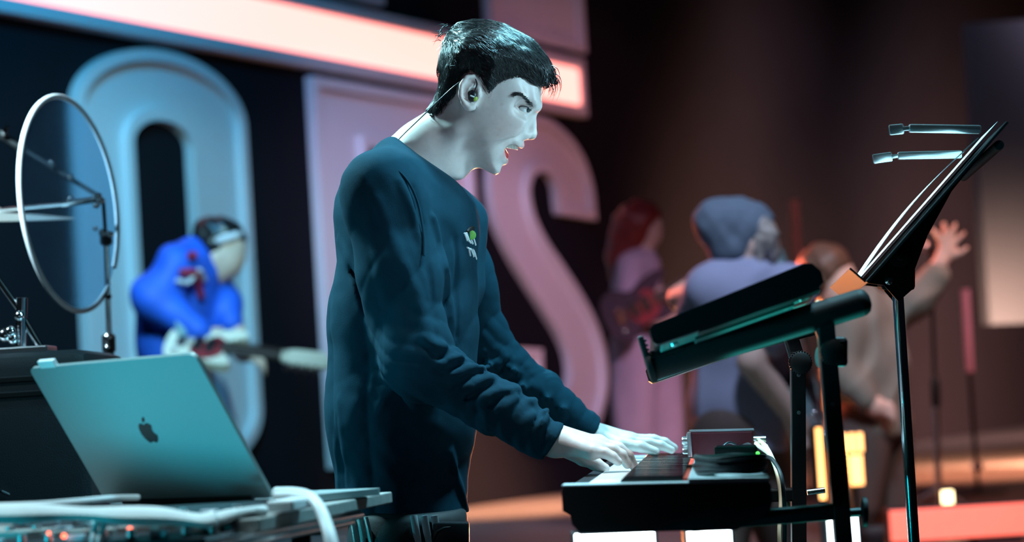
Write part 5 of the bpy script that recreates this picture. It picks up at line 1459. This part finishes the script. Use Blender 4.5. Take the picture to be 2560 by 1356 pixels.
def guitar(F, label, name, c, ax, nrm, body_l, body_w, neck_l, matb, cat, head_mat, scale=1.0):
    """solid-body guitar: c body centre (world), ax neck direction, nrm face normal"""
    c = Vector(c); ax = Vector(ax).normalized(); nrm = Vector(nrm); nrm = (nrm - ax * nrm.dot(ax)).normalized(); sd = nrm.cross(ax)
    r = empty(name, c - Vector((0, 0, body_w / 2))); tag(r, label, cat)
    L_, W_ = body_l / 2, body_w / 2
    out = crom([(-1, 0), (-.88, .72), (-.45, .98), (.0, .66), (.42, .84), (.98, .92), (1.12, .66), (.70, .34), (.62, 0), (.70, -.34), (.92, -.62), (.80, -.80), (.38, -.80), (.0, -.62), (-.45, -.98), (-.88, -.72)], 4, True)
    mb = MB(); mb.prism([(float(q[0]) * L_, float(q[1]) * W_) for q in out], c - nrm * .02, ax, sd, nrm, .04); b = mb.build('body', matb, r)
    pg_ = crom([(-.3, -.1), (-.1, -.6), (.3, -.62), (.62, -.3), (.6, .3), (.3, .5), (.1, .2)], 4, True)
    mb = MB(); mb.prism([(float(q[0]) * L_, float(q[1]) * W_) for q in pg_], c + nrm * .0205, ax, sd, nrm, .002); mb.build('pickguard', M['pickguard'], b)
    for t in (-.1, .25):
        mb = MB(); mb.box(c + ax * (t * L_) + nrm * .025, ax * .018, sd * .042, nrm * .006, .003); mb.build('pickup', M['black_plastic'], b)
    mb = MB(); mb.box(c - ax * (.55 * L_) + nrm * .026, ax * .02, sd * .038, nrm * .007, .002); mb.build('bridge', M['chrome'], b)
    mb = MB(); mb.ball(c - ax * (.62 * L_) - sd * (.55 * W_) + nrm * .028, .013, 10); mb.build('knob', M['chrome'], b, True)
    n0 = c + ax * (.55 * L_) + nrm * .022; n1 = c + ax * (.62 * L_ + neck_l) + nrm * .022
    mb = MB(); mb.box((n0 + n1) / 2, (n1 - n0) / 2, sd * .026, nrm * .011, .004); mb.build('neck', M['maple'], r)
    hd = [(0, -.026), (.04, -.045), (.19, -.050), (.21, -.02), (.17, .045), (.05, .04), (0, .026)]
    mb = MB(); mb.prism(hd, n1 - nrm * .012, ax, sd, nrm, .016); h_ = mb.build('headstock', head_mat, r)
    for k_ in range(4):
        mb = MB(); mb.lathe(n1 + ax * (.04 + .038 * k_) - sd * .05, -sd, [(.006, 0), (.006, .018), (.014, .020), (.014, .030)], 10); mb.build('tuner', M['chrome'], h_, True)
    for k_ in range(4):
        mb = MB(); o_ = sd * (-.018 + .012 * k_) + nrm * .034; mb.tube([c - ax * (.55 * L_) + o_, n1 + o_ * .95 + ax * .03], .0016, 5); mb.build('string', M['chrome'], r)
    return r
guitar(B, 'pale cream electric bass held by the player in blue', 'bass_guitar', B.world([bp(505, 872, .38)])[0], B.world([bp(720, 900, .42)])[0] - B.world([bp(505, 872, .38)])[0], -FW * .6 + UP * .8, .30, .26, .24, M['cream'], 'bass guitar', M['cream'])
tag(mk(B, 'guitar_strap', lambda p: chain(p, [bp(430, 655, .12), bp(438, 740, .24), bp(455, 830, .36), bp(470, 870, .37)], [.024] * 4, 0, ((.6, .2, 1), .3)), [bp(420, 640, .05), bp(480, 880, .4)], .03, .008, M['sunburst'], None),
    'teal strap running down the bass player\'s side to the bass', 'strap')

# --- guitarist in beanie and grey tee, turned away
G = Frame(8.0); gp = G.pt
gui = root_at(G, 'person', 1850, 0, 'guitarist in slate beanie and grey tee turned away behind the synthesizer')
f1, f2 = feet(G, 1810, .10), feet(G, 1930, -.05)
GS = {'l': gp(1778, 730, .05), 'r': gp(1965, 735, .16)}
def gui_body(p):
    f = ell(p, gp(1852, 585, 0), (.118, .120, .088), rotz(-14))
    f = smin(f, ell(p, gp(1912, 620, -.01), (.048, .072, .058), rotz(8)), .04)
    f = smin(f, ell(p, gp(1938, 632, -.02), (.016, .022, .016)), .02)
    f = smin(f, cone(p, gp(1850, 640), gp(1850, 710), .062, .07), .05)
    f = smin(f, ell(p, gp(1880, 610, .084), (.020, .032, .012)), .012)
    f = smin(f, chain(p, [gp(1850, 730), gp(1845, 900), gp(1850, 1080)], [.12, .115, .11]), .06)
    f = smin(f, chain(p, [GS['l'], gp(1700, 745, -.16), gp(1800, 668, -.24)], [.060, .045, .032]), .04)
    f = smin(f, chain(p, [GS['r'], gp(1880, 905, .24), gp(1985, 1045, .16)], [.065, .052, .036]), .04)
    for a, s in ((gp(1996, 1062, .15), 1), (gp(1812, 655, -.25), -1)):
        f = smin(f, ell(p, a, (.045, .048, .026)), .02)
        for k_ in range(4):
            f = smin(f, chain(p, [a + np.array([.014 * k_ - .02, -.03 * s, .0]), a + np.array([.014 * k_ - .015, -.075 * s, .012]), a + np.array([.012 * k_ - .01, -.10 * s, -.01])], [.011, .010, .008]), .006)
    for h_, k_, ft in ((gp(1815, 1090, .08), gp(1820, 1260, .12), f1), (gp(1885, 1090, -.06), gp(1925, 1260, -.02), f2)):
        f = smin(f, chain(p, [h_, k_, ft], [.09, .065, .045]), .05)
    return f
mk(G, 'body', gui_body, [gp(1640, 490, -.32), gp(2010, 1100, .3), f1, f2], .07, .011, M['bskin'], gui)
mk(G, 'beanie', lambda p: smax(smin(ell(p, gp(1846, 566, 0), (.134, .098, .108), rotz(-12)), smin(ell(p, gp(1788, 560, .0), (.075, .066, .085), rotz(-25)), ell(p, gp(1822, 625, .01), (.070, .072, .092)), .05), .05) - .004 * wob(p, 50, 1, 4), -ell(p, gp(1948, 628, 0), (.085, .105, .14)), .015),
   [gp(1720, 480, -.12), gp(1960, 690, .12)], .03, .009, M['beanie'], gui)
mk(G, 'hair', lambda p: smin(chain(p, [gp(1902, 560, .07), gp(1922, 590, .075), gp(1935, 640, .06)], [.030, .034, .020]), chain(p, [gp(1896, 600, .085), gp(1898, 650, .08)], [.02, .014]), .02) - .004 * wob(p, 90, 2, 4), [gp(1880, 530, .02), gp(1960, 670, .12)], .03, .006, M['blond_hair'], gui)
def gui_tee(p):
    f = chain(p, [gp(1858, 745), gp(1850, 880), gp(1840, 1010), gp(1845, 1110)], [.155, .160, .160, .165], .06, ((0, 0, 1), 1.05))
    f = smin(f, cone(p, GS['l'], gp(1745, 780, -.02), .095, .075), .06)
    f = smin(f, cone(p, GS['r'], gp(1925, 830, .22), .105, .085), .06)
    f = smin(f, cone(p, gp(1848, 690), gp(1852, 730), .075, .11), .06)
    f = f - .011 * ridge(p[:, 0] * 26 + p[:, 2] * 20 + 2 * wob(p * np.array([1, .3, 1], np.float32), 9, 1, 4)) * np.clip((float(gp(0, 760)[1]) - p[:, 1]) / .2, 0, 1)
    return smax(f, float(gp(0, 1125)[1]) - p[:, 1], .01)
mk(G, 'tee_shirt', gui_tee, [gp(1660, 660, -.25), gp(2050, 1140, .36)], .05, .011, M['grey_tee'], gui)
mk(G, 'trousers', lambda p: smin(chain(p, [gp(1815, 1090, .08), gp(1820, 1260, .12), f1 + np.array([0, .07, 0])], [.125, .095, .065]), chain(p, [gp(1885, 1090, -.06), gp(1925, 1260, -.02), f2 + np.array([0, .07, 0])], [.125, .095, .065]), .05),
   [gp(1740, 1050, -.22), gp(2010, 1100, .3), f1, f2], .08, .015, M['dark_trousers'], gui)
shoes(G, gui, (f1, f2), M['shoe'])
guitar(G, 'teal electric guitar hanging in front of the guitarist in the beanie', 'electric_guitar', G.world([gp(2010, 990, -.02)])[0], G.world([gp(1950, 700, -.45)])[0] - G.world([gp(2010, 990, -.02)])[0], RT * .8 - FW * .6, .40, .30, .42, M['sunburst'], 'guitar', M['sunburst'])

# --- auburn-haired performer farther back
A = Frame(11.5); ap_ = A.pt
wom = root_at(A, 'person', 1610, 0, 'performer with long auburn hair and pale clothes far behind the piano')
f1, f2 = feet(A, 1590, .08), feet(A, 1660, -.08)
def wom_body(p):
    f = ell(p, ap_(1608, 568), (.092, .115, .076), rotz(-6))
    f = smin(f, ell(p, ap_(1626, 585), (.045, .060, .050)), .04)
    f = smin(f, ell(p, ap_(1644, 580), (.016, .020, .014)), .015)
    f = smin(f, cone(p, ap_(1600, 610), ap_(1590, 650), .048, .06), .04)
    f = smin(f, chain(p, [ap_(1590, 670), ap_(1590, 780), ap_(1605, 860)], [.10, .085, .10]), .06)
    f = smin(f, chain(p, [ap_(1575, 668, .14), ap_(1570, 770, .20), ap_(1640, 800, .24)], [.052, .042, .030]), .04)
    f = smin(f, chain(p, [ap_(1605, 668, -.13), ap_(1625, 740, -.05), ap_(1648, 745, .16)], [.050, .042, .030]), .04)
    for a in (ap_(1652, 798, .24), ap_(1652, 738, .17)):
        f = smin(f, ell(p, a, (.045, .042, .028)), .02)
        for k_ in range(4):
            f = smin(f, chain(p, [a + np.array([.02, .02 - .014 * k_, .0]), a + np.array([.07, .02 - .016 * k_, .01]), a + np.array([.085, -.01 - .016 * k_, .0])], [.011, .010, .008]), .006)
    for h_, k_, ft in ((ap_(1590, 870, .07), ap_(1585, 1060, .10), f1), (ap_(1635, 870, -.07), ap_(1660, 1060, -.08), f2)):
        f = smin(f, chain(p, [h_, k_, ft], [.085, .06, .042]), .05)
    return f
mk(A, 'body', wom_body, [ap_(1530, 500, -.25), ap_(1690, 900, .3), f1, f2], .06, .012, M['bskin'], wom)
mk(A, 'hair', lambda p: smax(smin(ell(p, ap_(1596, 556), (.118, .108, .100)), chain(p, [ap_(1575, 580), ap_(1556, 640), ap_(1545, 690)], [.095, .085, .050]), .04) - .008 * wob(p, 40, 1, 5), -ell(p, ap_(1650, 590), (.075, .085, .13)), .01), [ap_(1510, 490, -.12), ap_(1660, 720, .12)], .04, .01, M['red_hair'], wom)
mk(A, 'top', lambda p: smin(chain(p, [ap_(1592, 672), ap_(1590, 730), ap_(1592, 800)], [.118, .110, .105], .05, ((0, 0, 1), 1.2)), smin(cone(p, ap_(1575, 668, .14), ap_(1570, 730, .18), .066, .058), cone(p, ap_(1605, 668, -.13), ap_(1618, 715, -.08), .066, .058), .03), .05), [ap_(1530, 630, -.25), ap_(1660, 830, .3)], .04, .011, M['pale_dress'], wom)
mk(A, 'trousers', lambda p: smin(chain(p, [ap_(1590, 850, .07), ap_(1588, 1060, .10), f1 + np.array([0, .06, 0])], [.125, .105, .090]), chain(p, [ap_(1640, 850, -.07), ap_(1662, 1060, -.08), f2 + np.array([0, .06, 0])], [.120, .100, .090]), .05) - .008 * wob(p * np.array([1, .3, 1], np.float32), 24, 1, 4),
   [ap_(1530, 800, -.25), ap_(1700, 900, .25), f1, f2], .06, .013, M['pale_dress'], wom)
shoes(A, wom, (f1, f2), M['shoe'])
guitar(A, 'small dark acoustic guitar held by the auburn-haired performer', 'acoustic_guitar', A.world([ap_(1592, 770, .26)])[0], A.world([ap_(1670, 730, .24)])[0] - A.world([ap_(1592, 770, .26)])[0], -FW, .34, .26, .40, M['dark_top'], 'guitar', M['maple'])

# --- singer with a raised arm
Sg = Frame(9.3); sp = Sg.pt
sgr = root_at(Sg, 'person', 2160, 0, 'singer in olive jacket raising an open hand beside the microphone')
f1, f2 = feet(Sg, 2140, .10), feet(Sg, 2235, -.06)
def sgr_body(p):
    f = ell(p, sp(2072, 690), (.098, .118, .080), rotz(24))
    f = smin(f, ell(p, sp(2096, 708), (.050, .062, .055)), .05)
    f = smin(f, ell(p, sp(2120, 700), (.018, .020, .014)), .015)
    f = smin(f, cone(p, sp(2090, 730), sp(2130, 780), .055, .06), .05)
    f = smin(f, chain(p, [sp(2150, 800), sp(2165, 950), sp(2170, 1090)], [.12, .115, .11]), .06)
    f = smin(f, chain(p, [sp(2205, 795, -.05), sp(2290, 745, .0), sp(2352, 655, .02)], [.06, .048, .030]), .04)
    f = smin(f, chain(p, [sp(2115, 800, .18), sp(2100, 930, .22), sp(2180, 1010, .24)], [.06, .05, .034]), .04)
    a = sp(2366, 628, .02)
    f = smin(f, ell(p, a, (.036, .050, .020), rotz(-35)), .02)
    for dx, dy in ((-.055, .085), (-.010, .110), (.034, .105), (.070, .070)):
        f = smin(f, chain(p, [a + np.array([dx * .3, dy * .35, 0]), a + np.array([dx * .7, dy * .75, .006]), a + np.array([dx, dy, .0])], [.0125, .0115, .009]), .006)
    f = smin(f, chain(p, [a + np.array([.02, -.02, 0]), a + np.array([.055, -.008, .012]), a + np.array([.078, .014, .016])], [.015, .013, .010]), .008)
    b = sp(2190, 1018, .24); f = smin(f, ell(p, b, (.045, .04, .028)), .02)
    for k_ in range(4): f = smin(f, chain(p, [b + np.array([.02, .02 - .014 * k_, 0]), b + np.array([.06, .01 - .016 * k_, .01]), b + np.array([.07, -.02 - .016 * k_, 0])], [.011, .010, .008]), .006)
    for h_, k_, ft in ((sp(2150, 1090, .08), sp(2140, 1260, .11), f1), (sp(2195, 1090, -.08), sp(2220, 1260, -.07), f2)):
        f = smin(f, chain(p, [h_, k_, ft], [.09, .065, .045]), .05)
    return f
mk(Sg, 'body', sgr_body, [sp(2000, 600, -.25), sp(2420, 1100, .32), sp(2400, 560, 0), f1, f2], .06, .011, M['bskin'], sgr)
mk(Sg, 'hair', lambda p: smax(ell(p, sp(2062, 676), (.112, .112, .098), rotz(24)) - .005 * wob(p, 60, 1, 5), -ell(p, sp(2108, 712), (.085, .080, .13)), .01), [sp(1980, 590, -.12), sp(2140, 770, .12)], .03, .01, M['brown_hair'], sgr)
def sgr_jacket(p):
    f = chain(p, [sp(2150, 805), sp(2165, 920), sp(2175, 1060)], [.145, .160, .165], .05, ((0, 0, 1), 1.25))
    f = smin(f, chain(p, [sp(2205, 800, -.05), sp(2288, 750, .0), sp(2335, 690, .015)], [.085, .078, .055], .03), .06)
    f = smin(f, chain(p, [sp(2115, 805, .18), sp(2098, 930, .22), sp(2165, 1000, .24)], [.085, .075, .055], .03), .06)
    f = f - .010 * ridge(p[:, 0] * 30 - p[:, 1] * 12 + 2 * wob(p, 9, 2, 4)) - .006 * wob(p, 25, 1, 4)
    return smax(f, float(sp(0, 1088)[1]) - p[:, 1], .01)
mk(Sg, 'jacket', sgr_jacket, [sp(2020, 680, -.3), sp(2370, 1100, .36)], .05, .011, M['green_jacket'], sgr)
mk(Sg, 'trousers', lambda p: smin(chain(p, [sp(2150, 1070, .08), sp(2140, 1260, .11), f1 + np.array([0, .07, 0])], [.135, .095, .065]), chain(p, [sp(2200, 1070, -.08), sp(2222, 1260, -.07), f2 + np.array([0, .07, 0])], [.135, .095, .065]), .05),
   [sp(2060, 1030, -.25), sp(2290, 1100, .28), f1, f2], .08, .015, M['dark_trousers'], sgr)
shoes(Sg, sgr, (f1, f2), M['shoe'])

# --- singer's microphone stand
DMm = 10.2
mr = P(2352, 1320, DMm); mic = empty('microphone_stand', Vector((mr.x, mr.y, RISER))); tag(mic, 'thin microphone stand with tripod base between singer and flat', 'mic stand')
gb = Vector((mr.x, mr.y, RISER + .06)); gt = P(2326, 650, DMm); gm = gb + (gt - gb) * .46
mb = MB(); mb.tube([gm, gt], .0095, 10); mb.build('upper_tube', M['black_metal'], mic, True)
mb = MB(); mb.tube([gb, gm], .014, 10); mb.build('lower_tube', M['chrome'], mic, True)
mb = MB(); mb.lathe(gm - Vector((0, 0, .05)), (gt - gb), [(.015, 0), (.021, .01), (.021, .11), (.012, .13)], 14); mb.build('clutch', M['black_metal'], mic, True)
for i in range(3):
    an = 2.094 * i + .5; mb = MB(); mb.tube([gb + Vector((0, 0, .10)), Vector((gb.x + .28 * math.cos(an), gb.y + .28 * math.sin(an), RISER + .012))], .012, 8); mb.build('leg', M['chrome'], mic, True)
mi = empty('microphone', P(2330, 640, DMm)); tag(mi, 'microphone on top of the thin stand by the singer\'s raised arm', 'microphone')
mb = MB(); mb.tube([P(2345, 640, DMm), P(2318, 625, DMm - .05)], [.014, .019], 12); mb.build('handle', M['black_metal'], mi, True)
mb = MB(); mb.ball(P(2312, 618, DMm - .06), .030, 14); mb.build('grille', M['silver'], mi, True)

# ------------------------------------------------------------------ lamps that show in the picture, plus amber glows built as lamps
def lampbox(name, x0, y0, x1, y1, D, material, label, cat, parts=1, depth=.10, stand_to=0.0, rounded=False, group=None):
    c = P((x0 + x1) / 2, (y0 + y1) / 2, D); hw = (x1 - x0) / 2 * D / FPX; hh = (y1 - y0) / 2 * D / FPX
    fx = Vector((1, 0, 0)); fy = Vector((0, 1, 0)); z = Vector((0, 0, 1))
    r = empty(name, Vector((c.x, c.y, stand_to))); tag(r, label, cat, group)
    mb = MB(); mb.box(c + fy * (depth / 2 + .004), fx * (hw + .008), fy * depth / 2, z * (hh + .008), .006); mb.build('housing', M['black_metal'], r)
    for i in range(parts):
        w_ = hw / parts; q = c + fx * (-hw + w_ * (2 * i + 1))
        mb = MB()
        if rounded: mb.lathe(q, -fy, [(min(w_, hh) * .98, -.003), (min(w_, hh) * .98, .006), (min(w_, hh) * .6, .016)], 20)
        else: mb.box(q, fx * (w_ - (.004 if parts > 1 else 0)), fy * .006, z * hh, .003)
        mb.build('lens', material, r, rounded)
    bz_ = c.z - hh - .008
    if bz_ - stand_to > .02:
        mb = MB(); mb.tube([Vector((c.x, c.y + depth / 2, bz_ + .004)), Vector((c.x, c.y + depth / 2, stand_to + .02))], .014, 10); mb.build('support', M['black_metal'], r, True)
        mb = MB(); mb.box(Vector((c.x, c.y + depth / 2, stand_to + .011)), (.085, 0, 0), (0, .10, 0), (0, 0, .010), .003); mb.build('base_plate', M['black_metal'], r)
    return r
M['lamp_white'] = mat('white_lamp_lens', (0.9, 0.9, 0.9), 0.4, emit=(0.78, 0.93, 1.0), estr=7.0)
M['glow_amber'] = mat('amber_glow_emitter', (0.9, 0.6, 0.3), 0.4, emit=(1.0, 0.42, 0.12), estr=3.6)
M['lamp_yellow'] = mat('pale_yellow_lamp_lens', (0.9, 0.8, 0.5), 0.4, emit=(1.0, 0.80, 0.40), estr=5.0)
M['lamp_red'] = mat('red_led_lens', (0.9, 0.3, 0.25), 0.4, emit=(1.0, 0.13, 0.07), estr=1.5)
lampbox('white_flood', 1440, 1330, 1640, 1470, 5.6, M['lamp_white'], 'bright white LED panel glowing below the piano, left of its twin', 'stage light', 1, .08, 0.0, group='white LED panels')
lampbox('white_flood', 1722, 1322, 1832, 1470, 5.6, M['lamp_white'], 'bright white LED panel glowing below the piano, right of its twin', 'stage light', 1, .08, 0.0, group='white LED panels')
lampbox('flood_light', 2072, 1292, 2146, 1400, 6.3, M['lamp_white'], 'bright white flood light low behind the stand\'s round hand knob', 'stage light', 1, .08, 0.0)
am = lampbox('amber_glow_shape', 2102, 1084, 2160, 1132, 8.8, M['glow_amber'], 'glowing amber T-shaped stage light in front of the singer\'s trousers', 'stage light', 3, .08, RISER)  # unidentified amber shape, built as a glowing fixture
for nm_, mt_, g_, dy_ in (('housing', M['black_metal'], .006, .04), ('lens', M['glow_amber'], 0.0, -.004)):
    c = P(2141, 1176, 8.8); mb = MB(); mb.box(c + Vector((0, dy_, 0)), Vector((.024 + g_, 0, 0)), Vector((0, .036 if g_ else .006, 0)), Vector((0, 0, .056 + g_)), .003); mb.build(nm_, mt_, am)
lampbox('amber_glow_strip', 2044, 1070, 2060, 1250, 7.4, M['glow_amber'], 'amber glow built as a narrow upright lamp between the keyboard stand posts', 'stage light', 1, .04, RISER)  # stands for a glow between the posts; the lamp itself is made up
lampbox('floor_lamp', 2356, 1228, 2384, 1292, 9.6, M['lamp_yellow'], 'pale yellow lamp right of the microphone stand near the floor', 'stage light', 1, .06, RISER)
lampbox('red_led_bar', 2225, 1262, 2760, 1340, 8.85, M['lamp_red'], 'long glowing red LED bar low at the right', 'stage light', 1, .10, RISER)
# upright poles far back
M['pole_pink'] = mat('pink_light_tint_pole', (0.85, 0.50, 0.56), 0.5)  # pink light on the pole put into its base colour
M['pole_orange'] = mat('orange_lit_pole', (0.16, 0.10, 0.06), 0.5)  # orange light on this pole is part of its base colour
def pole(name, x0, y0, x1, y1, D, r, material, label, foot=RISER):
    a, b = P(x0, y0, D), P(x1, y1, D); d = (b - a).normalized(); b2 = Vector((b.x, b.y, foot + .02))
    rt = empty(name, Vector((b.x, b.y, foot))); tag(rt, label, 'pole')
    mb = MB(); mb.tube([a, b], r, 12); mb.build('upper_pole', material, rt, True)
    mb = MB(); mb.tube([b, b2], r * .5, 10); mb.build('lower_pole', M['black_metal'], rt, True)
    mb = MB(); mb.lathe(Vector((b.x, b.y, foot)), (0, 0, 1), [(.15, 0), (.15, .012), (.03, .02)], 20); mb.build('base', M['black_metal'], rt, True)
    return rt
pr = pole('light_pole', 2412, 724, 2424, 930, 12.5, .024, M['pole_pink'], 'upright pink-lit pole in front of the dark backdrop at right')
mb = MB(); mb.ball(P(2444, 1166, 12.4), .030, 12); mb.build('pole_knob', M['silver'], pr, True)
pole('orange_lit_pole', 1984, 500, 1992, 660, 13.5, .030, M['pole_orange'], 'dim orange-lit upright pole right of the beanie')
